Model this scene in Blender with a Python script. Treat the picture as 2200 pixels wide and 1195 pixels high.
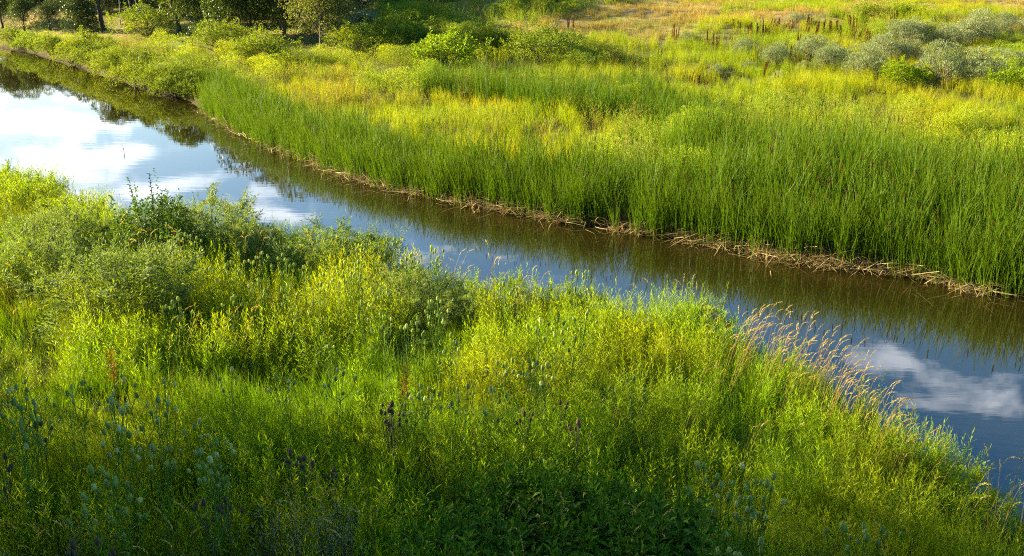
import bpy, math, random
import numpy as np
from mathutils import Vector, Matrix, Euler

for o in list(bpy.data.objects):
    bpy.data.objects.remove(o)
SC = bpy.context.scene
COL = SC.collection
R = math.radians
random.seed(11)
RNG = np.random.default_rng(11)

# ------------------------------------------------------------------ camera
CAM_H, PITCH, FPX, PW, PH = 7.5, R(19.0), 2200.0, 2200.0, 1195.0
cd = bpy.data.cameras.new('camera')
cam = bpy.data.objects.new('camera', cd)
COL.objects.link(cam)
cam.location = (0, 0, CAM_H)
cam.rotation_euler = (R(90) - PITCH, 0, 0)
cd.sensor_width = 36
cd.lens = 36 * FPX / PW
cd.clip_end = 2000
SC.camera = cam

# ------------------------------------------------------------------ light
SUN_AZ, SUN_EL = R(-73), R(19)          # azimuth clockwise from +Y
SKY_STRENGTH, SUN_STRENGTH, EXPOSURE = 0.074, 5.0, 2.45
CP, SP = math.cos(PITCH), math.sin(PITCH)


def ray(u, v):
    x = (u - PW / 2) / FPX
    y = -(v - PH / 2) / FPX
    return (x, CP + y * SP, -SP + y * CP)


def at_plane(u, v, z):
    r = ray(u, v)
    t = (z - CAM_H) / r[2]
    return (r[0] * t, r[1] * t)


def project(x, y, z):
    dz = z - CAM_H
    depth = y * CP - dz * SP
    up = y * SP + dz * CP
    depth = np.maximum(depth, 1e-3)
    return PW / 2 + FPX * x / depth, PH / 2 - FPX * up / depth


w = bpy.data.worlds.new('World')
SC.world = w
w.use_nodes = True
nt = w.node_tree
N, L = nt.nodes, nt.links
bg = N['Background']
sky = N.new('ShaderNodeTexSky')
sky.sky_type = 'NISHITA'
sky.sun_disc = False
sky.sun_elevation = SUN_EL
sky.sun_rotation = SUN_AZ
sky.air_density = 1.0
sky.dust_density = 1.6
hsv = N.new('ShaderNodeHueSaturation')
hsv.inputs['Saturation'].default_value = 1.5
L.new(sky.outputs[0], hsv.inputs['Color'])


def mth(nt, op, a, b=None, clamp=False):
    n = nt.nodes.new('ShaderNodeMath')
    n.operation = op
    n.use_clamp = clamp
    for i, q in enumerate((a, b)):
        if q is None:
            continue
        if isinstance(q, (int, float)):
            n.inputs[i].default_value = q
        else:
            nt.links.new(q, n.inputs[i])
    return n.outputs[0]


tc = N.new('ShaderNodeTexCoord')
sep = N.new('ShaderNodeSeparateXYZ')
L.new(tc.outputs['Generated'], sep.inputs[0])
den = mth(nt, 'ADD', mth(nt, 'MAXIMUM', sep.outputs[2], 0.0), 0.12)
cx_ = mth(nt, 'DIVIDE', sep.outputs[0], den)
cy_ = mth(nt, 'DIVIDE', sep.outputs[1], den)
comb = N.new('ShaderNodeCombineXYZ')
L.new(cx_, comb.inputs[0])
L.new(cy_, comb.inputs[1])
nz = N.new('ShaderNodeTexNoise')
nz.inputs['Scale'].default_value = 4.6
nz.inputs['Detail'].default_value = 9
nz.inputs['Roughness'].default_value = 0.6
nz.inputs['Distortion'].default_value = 0.6
L.new(comb.outputs[0], nz.inputs['Vector'])


def cloud_spot(u, v, ru, rv):
    """centre and radii, in the cloud layer's plane, of the cloud seen mirrored at pixel u,v"""
    def p(a, b):
        r = ray(a, b)
        n = math.sqrt(sum(k * k for k in r))
        x, y, z = r[0] / n, r[1] / n, -r[2] / n
        return (x / (z + .12), y / (z + .12))
    c, cu, cv = p(u, v), p(u + ru, v), p(u, v + rv)
    return c, math.hypot(cu[0] - c[0], cu[1] - c[1]), math.hypot(cv[0] - c[0], cv[1] - c[1])


spots = [(1950, 775, 110, 34, .72), (2040, 812, 110, 36, .75), (2010, 862, 80, 20, .7), (2160, 868, 70, 32, .9), (1800, 708, 110, 22, .5), (1340, 635, 130, 24, .55),
         (960, 560, 130, 40, .75), (1180, 600, 70, 25, .4), (860, 505, 110, 25, .5), (570, 400, 110, 34, .8),
         (570, 462, 110, 26, .8), (200, 390, 320, 70, 1.25), (60, 325, 200, 70, 1.2), (2170, 760, 90, 25, .6),
         (330, 335, 260, 55, .85), (100, 250, 340, 80, 1.0)]
acc = None
for u_, v_, ru_, rv_, st_ in spots:
    (px_, py_), a_, b_ = cloud_spot(u_, v_, ru_, rv_)
    dx = mth(nt, 'DIVIDE', mth(nt, 'SUBTRACT', cx_, px_), a_)
    dy = mth(nt, 'DIVIDE', mth(nt, 'SUBTRACT', cy_, py_), b_)
    d2 = mth(nt, 'ADD', mth(nt, 'MULTIPLY', dx, dx), mth(nt, 'MULTIPLY', dy, dy))
    g = mth(nt, 'MULTIPLY', mth(nt, 'POWER', 2.718, mth(nt, 'MULTIPLY', d2, -0.8)), st_ * .36)
    acc = g if acc is None else mth(nt, 'MAXIMUM', acc, g)
dens = mth(nt, 'ADD', mth(nt, 'ADD', mth(nt, 'MULTIPLY', nz.outputs['Fac'], 1.8), -.4), acc)
ramp = N.new('ShaderNodeValToRGB')
ramp.color_ramp.elements[0].position = 0.72
ramp.color_ramp.elements[0].color = (0, 0, 0, 1)
ramp.color_ramp.elements[1].position = 1.0
ramp.color_ramp.elements[1].color = (.85, .85, .85, 1)
L.new(dens, ramp.inputs[0])
cl = N.new('ShaderNodeVectorMath')          # sunlit cloud: brighter towards the sun like the sky itself
cl.operation = 'MULTIPLY_ADD'
L.new(sky.outputs[0], cl.inputs[0])
cl.inputs[1].default_value = (1.3, 1.1, 0.95)
cl.inputs[2].default_value = (4.6, 4.7, 5.2)
mx = N.new('ShaderNodeMixRGB')
L.new(ramp.outputs[0], mx.inputs[0])
L.new(hsv.outputs[0], mx.inputs[1])
L.new(cl.outputs[0], mx.inputs[2])
L.new(mx.outputs[0], bg.inputs[0])
bg.inputs[1].default_value = SKY_STRENGTH

sd = bpy.data.lights.new('sun', 'SUN')
sun = bpy.data.objects.new('sun', sd)
COL.objects.link(sun)
sd.energy = SUN_STRENGTH
sd.angle = R(0.5)
sd.color = (1.0, 0.86, 0.54)
to_sun = Vector((math.sin(SUN_AZ) * math.cos(SUN_EL), math.cos(SUN_AZ) * math.cos(SUN_EL), math.sin(SUN_EL)))
sun.rotation_euler = to_sun.to_track_quat('Z', 'Y').to_euler()
sun.location = to_sun * 60
SC.view_settings.view_transform = 'Standard'
SC.view_settings.look = 'None'
SC.view_settings.exposure = EXPOSURE
SC.view_settings.gamma = 1
SC.view_settings.use_curve_mapping = False
SC.render.engine = 'CYCLES'
SC.cycles.max_bounces = 7
SC.cycles.diffuse_bounces = 3
SC.cycles.transmission_bounces = 3
SC.cycles.glossy_bounces = 3
SC.cycles.use_denoising = False
SC.cycles.sample_clamp_indirect = 1.0
SC.cycles.filter_width = 1.1


# ------------------------------------------------------------------ tags
def tag(o, label=None, cat=None, group=None, kind=None):
    if label: o['label'] = label
    if cat: o['category'] = cat
    if group: o['group'] = group
    if kind: o['kind'] = kind
    return o


def link(name, data, parent=None, mat=None):
    o = bpy.data.objects.new(name, data)
    COL.objects.link(o)
    if parent is not None:
        o.parent = parent
    return o


# ------------------------------------------------------------------ materials
def new_mat(name):
    m = bpy.data.materials.new(name)
    m.use_nodes = True
    m.node_tree.nodes.clear()
    return m, m.node_tree


def mixc(nt, fac, a, b, mode='MIX'):
    n = nt.nodes.new('ShaderNodeMixRGB')
    n.blend_type = mode
    for i, q in enumerate((fac, a, b)):
        if hasattr(q, 'is_linked') or hasattr(q, 'links'):
            nt.links.new(q, n.inputs[i])
        elif isinstance(q, (int, float)):
            n.inputs[i].default_value = q
        else:
            n.inputs[i].default_value = (*q, 1)
    return n.outputs[0]


def leaf_mat(name, a, b, base=None, tip=None, trans=.45, rough=.5, tcol=1.0, patch=None, pscale=.35, spec=.13):
    """two-tone foliage: per-plant random between a and b, optional colour at the plant's foot and tips"""
    m, nt = new_mat(name)
    oi = nt.nodes.new('ShaderNodeObjectInfo')
    geo = nt.nodes.new('ShaderNodeNewGeometry')
    c = mixc(nt, oi.outputs['Random'], a, b)
    n1 = nt.nodes.new('ShaderNodeTexNoise')
    n1.inputs['Scale'].default_value = pscale
    n1.inputs['Detail'].default_value = 3
    nt.links.new(geo.outputs['Position'], n1.inputs['Vector'])
    if patch:
        f = nt.nodes.new('ShaderNodeMapRange')
        f.inputs[1].default_value = .45
        f.inputs[2].default_value = .62
        nt.links.new(n1.outputs['Fac'], f.inputs[0])
        c = mixc(nt, f.outputs[0], c, patch)
    n2 = nt.nodes.new('ShaderNodeTexNoise')          # leaf to leaf
    n2.inputs['Scale'].default_value = 9
    n2.inputs['Detail'].default_value = 1
    nt.links.new(geo.outputs['Position'], n2.inputs['Vector'])
    v = nt.nodes.new('ShaderNodeMapRange')
    v.inputs[1].default_value = .3
    v.inputs[2].default_value = .7
    v.inputs[3].default_value = .62
    v.inputs[4].default_value = 1.3
    nt.links.new(n2.outputs['Fac'], v.inputs[0])
    hs = nt.nodes.new('ShaderNodeHueSaturation')
    nt.links.new(c, hs.inputs['Color'])
    nt.links.new(v.outputs[0], hs.inputs['Value'])
    c = hs.outputs[0]
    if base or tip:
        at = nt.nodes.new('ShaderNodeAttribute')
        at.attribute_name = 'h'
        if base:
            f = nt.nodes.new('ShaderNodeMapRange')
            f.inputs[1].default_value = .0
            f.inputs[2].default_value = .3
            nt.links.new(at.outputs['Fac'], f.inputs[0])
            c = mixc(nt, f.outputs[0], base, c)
        if tip:
            f = nt.nodes.new('ShaderNodeMapRange')
            f.inputs[1].default_value = .8
            f.inputs[2].default_value = 1.0
            nt.links.new(at.outputs['Fac'], f.inputs[0])
            c = mixc(nt, f.outputs[0], c, tip)
    p = nt.nodes.new('ShaderNodeBsdfPrincipled')
    p.inputs['Roughness'].default_value = rough
    p.inputs['Specular IOR Level'].default_value = spec
    nt.links.new(c, p.inputs['Base Color'])
    out = nt.nodes.new('ShaderNodeOutputMaterial')
    if trans > 0:
        t = nt.nodes.new('ShaderNodeBsdfTranslucent')
        tc_ = mixc(nt, 1.0, c, (1.25 * tcol, 1.15 * tcol, .35 * tcol), 'MULTIPLY')
        nt.links.new(tc_, t.inputs['Color'])
        ms = nt.nodes.new('ShaderNodeMixShader')
        ms.inputs[0].default_value = trans
        nt.links.new(p.outputs[0], ms.inputs[1])
        nt.links.new(t.outputs[0], ms.inputs[2])
        nt.links.new(ms.outputs[0], out.inputs[0])
    else:
        nt.links.new(p.outputs[0], out.inputs[0])
    return m


def solid_mat(name, a, b, scale=3, rough=.8, bump=.3, spec=.2, stretch=(1, 1, 1)):
    m, nt = new_mat(name)
    tcn = nt.nodes.new('ShaderNodeTexCoord')
    mp = nt.nodes.new('ShaderNodeMapping')
    mp.inputs['Scale'].default_value = stretch
    nt.links.new(tcn.outputs['Object'], mp.inputs[0])
    n1 = nt.nodes.new('ShaderNodeTexNoise')
    n1.inputs['Scale'].default_value = scale
    n1.inputs['Detail'].default_value = 6
    nt.links.new(mp.outputs[0], n1.inputs['Vector'])
    r = nt.nodes.new('ShaderNodeValToRGB')
    r.color_ramp.elements[0].position = .35
    r.color_ramp.elements[1].position = .65
    r.color_ramp.elements[0].color = (*a, 1)
    r.color_ramp.elements[1].color = (*b, 1)
    nt.links.new(n1.outputs['Fac'], r.inputs[0])
    p = nt.nodes.new('ShaderNodeBsdfPrincipled')
    p.inputs['Roughness'].default_value = rough
    p.inputs['Specular IOR Level'].default_value = spec
    nt.links.new(r.outputs[0], p.inputs['Base Color'])
    bp = nt.nodes.new('ShaderNodeBump')
    bp.inputs['Strength'].default_value = bump
    nt.links.new(n1.outputs['Fac'], bp.inputs['Height'])
    nt.links.new(bp.outputs[0], p.inputs['Normal'])
    out = nt.nodes.new('ShaderNodeOutputMaterial')
    nt.links.new(p.outputs[0], out.inputs[0])
    return m


M = {}
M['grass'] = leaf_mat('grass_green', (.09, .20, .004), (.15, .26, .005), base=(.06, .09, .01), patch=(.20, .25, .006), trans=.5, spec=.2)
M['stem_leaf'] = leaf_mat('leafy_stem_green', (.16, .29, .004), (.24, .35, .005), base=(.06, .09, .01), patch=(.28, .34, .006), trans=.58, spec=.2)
M['willow'] = leaf_mat('silver_willow', (.12, .19, .045), (.17, .23, .055), trans=.4, rough=.6, spec=.2)
M['dark_leaf'] = leaf_mat('dark_broad_leaf', (.035, .085, .008), (.06, .12, .010), trans=.4, rough=.5, spec=.2)
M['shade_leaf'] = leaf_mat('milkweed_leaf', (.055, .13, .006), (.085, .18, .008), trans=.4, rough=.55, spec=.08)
M['bright_leaf'] = leaf_mat('bright_bush_leaf', (.15, .24, .008), (.20, .28, .008), trans=.5)
M['cattail'] = leaf_mat('cattail_leaf', (.045, .105, .005), (.088, .16, .006), base=(.12, .11, .025), tip=(.17, .21, .015), trans=.42, rough=.45)
M['spike'] = solid_mat('cattail_spike', (.035, .015, .006), (.06, .025, .009), 40, spec=.05)
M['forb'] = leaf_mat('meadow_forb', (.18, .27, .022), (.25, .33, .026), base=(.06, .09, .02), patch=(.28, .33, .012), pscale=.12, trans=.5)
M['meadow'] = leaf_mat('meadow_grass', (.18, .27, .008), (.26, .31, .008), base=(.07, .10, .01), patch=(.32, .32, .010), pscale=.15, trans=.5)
M['olive'] = leaf_mat('olive_bush', (.11, .17, .016), (.16, .21, .018), trans=.45, patch=(.18, .23, .012))
M['gold'] = leaf_mat('golden_grass', (.30, .21, .06), (.38, .28, .09), base=(.16, .15, .03), trans=.45, rough=.6)
M['panicle'] = leaf_mat('seed_plume', (.40, .30, .08), (.50, .39, .12), trans=.4, rough=.7)
M['dry'] = leaf_mat('dry_grass', (.30, .22, .055), (.37, .26, .07), base=(.18, .15, .04), patch=(.20, .19, .04), pscale=.12, trans=.35)
M['sage'] = leaf_mat('grey_green_brush', (.17, .215, .105), (.23, .265, .13), base=(.12, .10, .06), trans=.25, rough=.7, spec=.1)
M['twig'] = solid_mat('grey_brown_twig', (.07, .055, .04), (.13, .11, .08), 20)
M['bark'] = solid_mat('bark', (.035, .03, .025), (.09, .075, .06), 6, bump=.8, stretch=(4, 4, .7))
M['pale_bark'] = solid_mat('pale_bark', (.25, .23, .18), (.38, .35, .28), 6)
M['dock'] = leaf_mat('rust_dock', (.09, .025, .012), (.13, .035, .014), trans=.15, rough=.8)
M['straw'] = leaf_mat('dead_straw', (.30, .23, .09), (.46, .37, .17), trans=.1, rough=.6)
M['brown_straw'] = leaf_mat('brown_straw', (.13, .075, .03), (.26, .16, .07), trans=.1, rough=.7)
M['teasel_stem'] = leaf_mat('teasel_stem', (.14, .23, .02), (.17, .26, .025), trans=.2, rough=.6)
M['teasel_leaf'] = leaf_mat('teasel_leaf', (.08, .16, .014), (.10, .19, .018), trans=.4, spec=.12)
M['teasel_head'] = leaf_mat('teasel_head', (.25, .34, .06), (.32, .38, .09), trans=.3, rough=.8)
M['teasel_pale'] = leaf_mat('teasel_pale_head', (.42, .46, .15), (.52, .54, .2), trans=.3, rough=.8)
M['dead_head'] = solid_mat('dead_teasel', (.09, .055, .02), (.14, .09, .04), 60)
M['dead_stem'] = solid_mat('dead_stem', (.07, .05, .035), (.12, .09, .06), 20)
M['fluff'] = solid_mat('white_seed_fluff', (.26, .24, .12), (.36, .33, .18), 60)
M['crown'] = leaf_mat('tree_leaf', (.05, .085, .012), (.085, .12, .014), trans=.45, rough=.4, spec=.35)
M['crown_dark'] = leaf_mat('dark_tree_leaf', (.03, .055, .014), (.05, .075, .016), trans=.35, rough=.4)
M['crown_gold'] = leaf_mat('olive_tree_leaf', (.09, .115, .03), (.12, .14, .035), trans=.45, rough=.45)
M['rust'] = leaf_mat('rusty_plant', (.18, .07, .015), (.24, .10, .02), trans=.4)


# ------------------------------------------------------------------ terrain
far_px = [(-900, 8), (-500, 48), (-250, 76), (0, 103), (60, 112), (150, 140), (250, 172), (330, 203), (400, 214), (432, 238),
          (470, 262), (560, 310), (650, 345), (760, 388), (900, 420), (1000, 438), (1150, 466), (1300, 492), (1450, 512), (1600, 538),
          (1700, 560), (1810, 575), (1900, 583), (2000, 602), (2100, 625), (2200, 640), (2500, 690), (2900, 740), (3600, 800)]
near_px = [(-1600, 200), (-800, 250), (-300, 300), (0, 352), (100, 385), (200, 425), (300, 455), (400, 465), (500, 490), (600, 505), (700, 520),
           (800, 545), (900, 572), (1000, 590), (1100, 600), (1200, 620), (1300, 655), (1400, 655), (1500, 668), (1600, 705),
           (1700, 735), (1800, 790), (1900, 860), (1960, 920), (2050, 970), (2130, 1015), (2200, 1050), (2350, 1130), (2600, 1300)]
far_line = [at_plane(u, v, 0) for u, v in far_px]
near_line = [at_plane(u, v, .65) for u, v in near_px]
near_line += [(near_line[-1][0] + 14, near_line[-1][1] - 9)]
poly = np.array(far_line + [(95, far_line[-1][1] - 30)] + near_line[::-1] + [(-150, near_line[0][1] + 5)])


def seg_dist(x, y, line):
    P = np.asarray(line)
    d = np.full(x.shape, 1e9)
    for (ax, ay), (bx, by) in zip(P[:-1], P[1:]):
        ex, ey = bx - ax, by - ay
        t = np.clip(((x - ax) * ex + (y - ay) * ey) / (ex * ex + ey * ey + 1e-9), 0, 1)
        d = np.minimum(d, np.hypot(x - ax - t * ex, y - ay - t * ey))
    return d


def in_poly(x, y, P):
    P = np.asarray(P, float)
    inside = np.zeros(x.shape, bool)
    j = len(P) - 1
    for i in range(len(P)):
        xi, yi = P[i]
        xj, yj = P[j]
        c = ((yi > y) != (yj > y)) & (x < (xj - xi) * (y - yi) / (yj - yi + 1e-12) + xi)
        inside ^= c
        j = i
    return inside


def far_side(x, y):
    P = np.array(far_line)
    return y > np.interp(x, P[:, 0], P[:, 1]) if np.all(np.diff(P[:, 0]) > 0) else y > 20


def ground(x, y):
    """height of the land; also returns distance to the water's edge (negative in the river) and the far-bank mask"""
    x = np.asarray(x, float)
    y = np.asarray(y, float)
    df, dn = seg_dist(x, y, far_line), seg_dist(x, y, near_line)
    d = np.minimum(df, dn)
    riv = in_poly(x, y, poly)
    far = (~riv) & (df < dn)
    sd_ = np.where(riv, -d, d)
    wob = .12 * np.sin(x * .9 + y * .5) + .1 * np.sin(x * .37 - y * .8) + .06 * np.sin(x * 2.1 + 1.3 * y)
    lo = np.clip(sd_ / .5, -1.6, 1)
    z = np.where(sd_ < 0, .5 * lo, .22 * lo)
    z = z + np.where(sd_ > 0, (.35 + wob) * np.clip((sd_ - .3) / 3.0, 0, 1), 0)
    # far hills
    s = np.clip((y - 34) / 40, 0, 1)
    rise = 1.3 * s * s + np.clip(y - 78, 0, 400) * .085
    rise = rise + np.clip((y - 55) / 20, 0, 1) * (.5 * np.sin(x * .12 + 1) + .35 * np.sin(x * .23 + y * .1))
    knoll = 1.6 * np.exp(-(((x - 22) / 14) ** 2 + ((y - 62) / 12) ** 2)) + .9 * np.exp(-(((x + 3) / 9) ** 2 + ((y - 72) / 8) ** 2))
    z = z + np.where(far, (rise + knoll) * np.clip(sd_ / 6, 0, 1), 0)
    # near slope up to the camera's embankment
    k = np.clip((15 - y) / 9, 0, 1)
    near_rise = .9 * k * k * (3 - 2 * k) + np.clip(6 - y, 0, 6) * .68
    z = z + np.where((~far) & (sd_ > 0), near_rise * np.clip(sd_ / 5, 0, 1), 0)
    return z, sd_, far


def build_ground():
    xs = np.concatenate([np.linspace(-260, -60, 40, endpoint=False), np.linspace(-60, 60, 300), np.linspace(60, 260, 41)[1:]])
    ys = np.concatenate([np.linspace(-30, 4, 20, endpoint=False), np.linspace(4, 50, 200, endpoint=False), np.linspace(50, 130, 120, endpoint=False), np.linspace(130, 420, 50)])
    X, Y = np.meshgrid(xs, ys)
    Z, sd_, far = ground(X.ravel(), Y.ravel())
    Z = Z + np.where(sd_ > 0, RNG.normal(0, .025, Z.shape), 0)
    V = np.stack([X.ravel(), Y.ravel(), Z], 1)
    nx, ny = len(xs), len(ys)
    i = np.arange(ny - 1)[:, None] * nx + np.arange(nx - 1)[None, :]
    F = np.stack([i, i + 1, i + nx + 1, i + nx], -1).reshape(-1, 4)
    me = bpy.data.meshes.new('ground')
    me.from_pydata(V.tolist(), [], F.tolist())
    me.polygons.foreach_set('use_smooth', [True] * len(F))
    m, nt = new_mat('ground_soil')
    geo = nt.nodes.new('ShaderNodeNewGeometry')
    sp = nt.nodes.new('ShaderNodeSeparateXYZ')
    nt.links.new(geo.outputs['Position'], sp.inputs[0])
    n1 = nt.nodes.new('ShaderNodeTexNoise')
    n1.inputs['Scale'].default_value = .22
    n1.inputs['Detail'].default_value = 8
    nt.links.new(geo.outputs['Position'], n1.inputs['Vector'])
    n2 = nt.nodes.new('ShaderNodeTexNoise')
    n2.inputs['Scale'].default_value = 3.5
    n2.inputs['Detail'].default_value = 8
    nt.links.new(geo.outputs['Position'], n2.inputs['Vector'])
    near = mixc(nt, n2.outputs['Fac'], (.030, .026, .014), (.055, .065, .018))
    r = nt.nodes.new('ShaderNodeValToRGB')
    e = r.color_ramp.elements
    e[0].position, e[0].color = .36, (.10, .12, .02, 1)
    e[1].position, e[1].color = .64, (.17, .13, .055, 1)
    q = e.new(.5)
    q.color = (.22, .17, .05, 1)
    nt.links.new(n1.outputs['Fac'], r.inputs[0])
    fg = mixc(nt, .45, r.outputs[0], n2.outputs['Color'], 'SOFT_LIGHT')
    f = nt.nodes.new('ShaderNodeMapRange')
    f.inputs[1].default_value = 44
    f.inputs[2].default_value = 62
    nt.links.new(sp.outputs[1], f.inputs[0])
    c = mixc(nt, f.outputs[0], near, fg)
    fz = nt.nodes.new('ShaderNodeMapRange')       # dark mud at the waterline
    fz.inputs[1].default_value = .05
    fz.inputs[2].default_value = .3
    nt.links.new(sp.outputs[2], fz.inputs[0])
    c = mixc(nt, fz.outputs[0], (.035, .022, .010), c)
    p = nt.nodes.new('ShaderNodeBsdfPrincipled')
    p.inputs['Roughness'].default_value = .9
    p.inputs['Specular IOR Level'].default_value = .1
    nt.links.new(c, p.inputs['Base Color'])
    b = nt.nodes.new('ShaderNodeBump')
    b.inputs['Strength'].default_value = .5
    b.inputs['Distance'].default_value = .15
    nt.links.new(n2.outputs['Fac'], b.inputs['Height'])
    nt.links.new(b.outputs[0], p.inputs['Normal'])
    out = nt.nodes.new('ShaderNodeOutputMaterial')
    nt.links.new(p.outputs[0], out.inputs[0])
    me.materials.append(m)
    o = link('ground', me)
    tag(o, kind='structure', label='soil and dry grassland of the river valley under the plants')


build_ground()


def build_water():
    me = bpy.data.meshes.new('water')
    me.from_pydata([(-260, -30, 0), (260, -30, 0), (260, 420, 0), (-260, 420, 0)], [], [(0, 1, 2, 3)])
    m, nt = new_mat('river_water')
    geo = nt.nodes.new('ShaderNodeNewGeometry')
    mp = nt.nodes.new('ShaderNodeMapping')
    mp.inputs['Rotation'].default_value = (0, 0, R(10))
    mp.inputs['Scale'].default_value = (.55, 2.2, 1)
    nt.links.new(geo.outputs['Position'], mp.inputs[0])
    n1 = nt.nodes.new('ShaderNodeTexNoise')
    n1.inputs['Scale'].default_value = 1.6
    n1.inputs['Detail'].default_value = 4
    nt.links.new(mp.outputs[0], n1.inputs['Vector'])
    n3 = nt.nodes.new('ShaderNodeTexNoise')       # calm and ruffled stretches
    n3.inputs['Scale'].default_value = .09
    n3.inputs['Detail'].default_value = 3
    nt.links.new(geo.outputs['Position'], n3.inputs['Vector'])
    f = nt.nodes.new('ShaderNodeMapRange')
    f.inputs[1].default_value = .4
    f.inputs[2].default_value = .65
    f.inputs[3].default_value = .25
    f.inputs[4].default_value = 1.0
    nt.links.new(n3.outputs['Fac'], f.inputs[0])
    bp = nt.nodes.new('ShaderNodeBump')
    bp.inputs['Distance'].default_value = .012
    nt.links.new(mth(nt, 'MULTIPLY', f.outputs[0], .10), bp.inputs['Strength'])
    nt.links.new(n1.outputs['Fac'], bp.inputs['Height'])
    p = nt.nodes.new('ShaderNodeBsdfPrincipled')
    p.inputs['Base Color'].default_value = (.014, .0115, .002, 1)
    p.inputs['Roughness'].default_value = .015
    p.inputs['IOR'].default_value = 1.85
    nt.links.new(bp.outputs[0], p.inputs['Normal'])
    out = nt.nodes.new('ShaderNodeOutputMaterial')
    nt.links.new(p.outputs[0], out.inputs[0])
    me.materials.append(m)
    o = link('water', me)
    tag(o, kind='structure', label='still river water mirroring sky, clouds and cattails')


build_water()


# ------------------------------------------------------------------ mesh builder
class MB:
    def __init__(s):
        s.v, s.f, s.h, s.m = [], [], [], []

    def blade(s, base, az, length, width, lean, bend, segs=3, mi=0, h0=0., h1=1., twist=None):
        """ribbon rising from base, leaning 'lean' radians from vertical and bending 'bend' more towards its tip"""
        if twist is None:
            twist = random.uniform(0, math.pi)
        b = len(s.v)
        p = Vector(base)
        d2 = Vector((math.cos(az), math.sin(az), 0))
        side = Vector((math.cos(twist), math.sin(twist), 0))
        for i in range(segs + 1):
            t = i / segs
            a = lean + bend * t * t
            wd = width * (1 - t) ** .6 * .5 if i < segs else 0
            hh = h0 + (h1 - h0) * t
            if i < segs:
                s.v += [tuple(p - side * wd), tuple(p + side * wd)]
                s.h += [hh, hh]
            else:
                s.v.append(tuple(p))
                s.h.append(hh)
            p = p + (d2 * math.sin(a) + Vector((0, 0, math.cos(a)))) * (length / segs)
        for i in range(segs):
            k = b + 2 * i
            if i < segs - 1:
                s.f.append((k, k + 1, k + 3, k + 2))
            else:
                s.f.append((k, k + 1, k + 2))
            s.m.append(mi)

    def leaf(s, p, d, up, length, width, mi=0, h=1., fold=.25):
        """pointed leaf from p along d, folded along its midrib: 4 triangles"""
        d = Vector(d).normalized()
        sd_ = d.cross(Vector(up))
        if sd_.length < 1e-3:
            sd_ = d.cross(Vector((1, 0, 0)))
        sd_.normalize()
        n = sd_.cross(d)
        p = Vector(p)
        b = len(s.v)
        mid = p + d * length * .45
        s.v += [tuple(p), tuple(mid + sd_ * width * .5 + n * width * fold), tuple(p + d * length - n * length * .08),
                tuple(mid - sd_ * width * .5 + n * width * fold), tuple(mid)]
        s.h += [h] * 5
        s.f += [(b, b + 1, b + 4), (b + 1, b + 2, b + 4), (b + 2, b + 3, b + 4), (b + 3, b, b + 4)]
        s.m += [mi] * 4

    def leaf2(s, p, d, up, length, width, mi=0, h=1.):
        """cheap diamond leaf: 1 quad"""
        d = Vector(d).normalized()
        sd_ = d.cross(Vector(up))
        if sd_.length < 1e-3:
            sd_ = d.cross(Vector((1, 0, 0)))
        sd_.normalize()
        p = Vector(p)
        b = len(s.v)
        mid = p + d * length * .5
        s.v += [tuple(p), tuple(mid + sd_ * width * .5), tuple(p + d * length), tuple(mid - sd_ * width * .5)]
        s.h += [h] * 4
        s.f.append((b, b + 1, b + 2, b + 3))
        s.m.append(mi)

    def tube(s, pts, r0, r1, sides=5, mi=0, h0=0., h1=1.):
        pts = [Vector(p) for p in pts]
        n = len(pts)
        b = len(s.v)
        for i, p in enumerate(pts):
            t = i / (n - 1)
            d = (pts[min(i + 1, n - 1)] - pts[max(i - 1, 0)])
            d = d.normalized() if d.length > 1e-6 else Vector((0, 0, 1))
            a = d.cross(Vector((.3, .9, .1))).normalized()
            c = d.cross(a)
            r = r0 + (r1 - r0) * t
            for k in range(sides):
                an = 2 * math.pi * k / sides
                s.v.append(tuple(p + a * math.cos(an) * r + c * math.sin(an) * r))
                s.h.append(h0 + (h1 - h0) * t)
        for i in range(n - 1):
            for k in range(sides):
                k2 = (k + 1) % sides
                s.f.append((b + i * sides + k, b + i * sides + k2, b + (i + 1) * sides + k2, b + (i + 1) * sides + k))
                s.m.append(mi)
        s.f.append(tuple(b + (n - 1) * sides + k for k in range(sides)))
        s.m.append(mi)

    def lathe(s, c, axis, prof, sides=7, mi=0, h=1.):
        """prof: list of (along, radius)"""
        axis = Vector(axis).normalized()
        a = axis.cross(Vector((.3, .9, .1))).normalized()
        q = axis.cross(a)
        b = len(s.v)
        for (t, r) in prof:
            for k in range(sides):
                an = 2 * math.pi * k / sides
                s.v.append(tuple(Vector(c) + axis * t + a * math.cos(an) * r + q * math.sin(an) * r))
                s.h.append(h)
        for i in range(len(prof) - 1):
            for k in range(sides):
                k2 = (k + 1) % sides
                s.f.append((b + i * sides + k, b + i * sides + k2, b + (i + 1) * sides + k2, b + (i + 1) * sides + k))
                s.m.append(mi)

    def mesh(s, name, *mats, smooth=False):
        me = bpy.data.meshes.new(name)
        me.from_pydata(s.v, [], s.f)
        for m in mats:
            me.materials.append(m)
        me.polygons.foreach_set('material_index', s.m)
        if smooth:
            me.polygons.foreach_set('use_smooth', [True] * len(s.f))
        at = me.attributes.new('h', 'FLOAT', 'POINT')
        at.data.foreach_set('value', s.h)
        return me


U = random.uniform
G = random.gauss


def rdir(up=0.):
    while True:
        v = Vector((U(-1, 1), U(-1, 1), U(-1, 1)))
        if .05 < v.length < 1:
            v.normalize()
            v.z += up
            return v.normalized()


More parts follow.
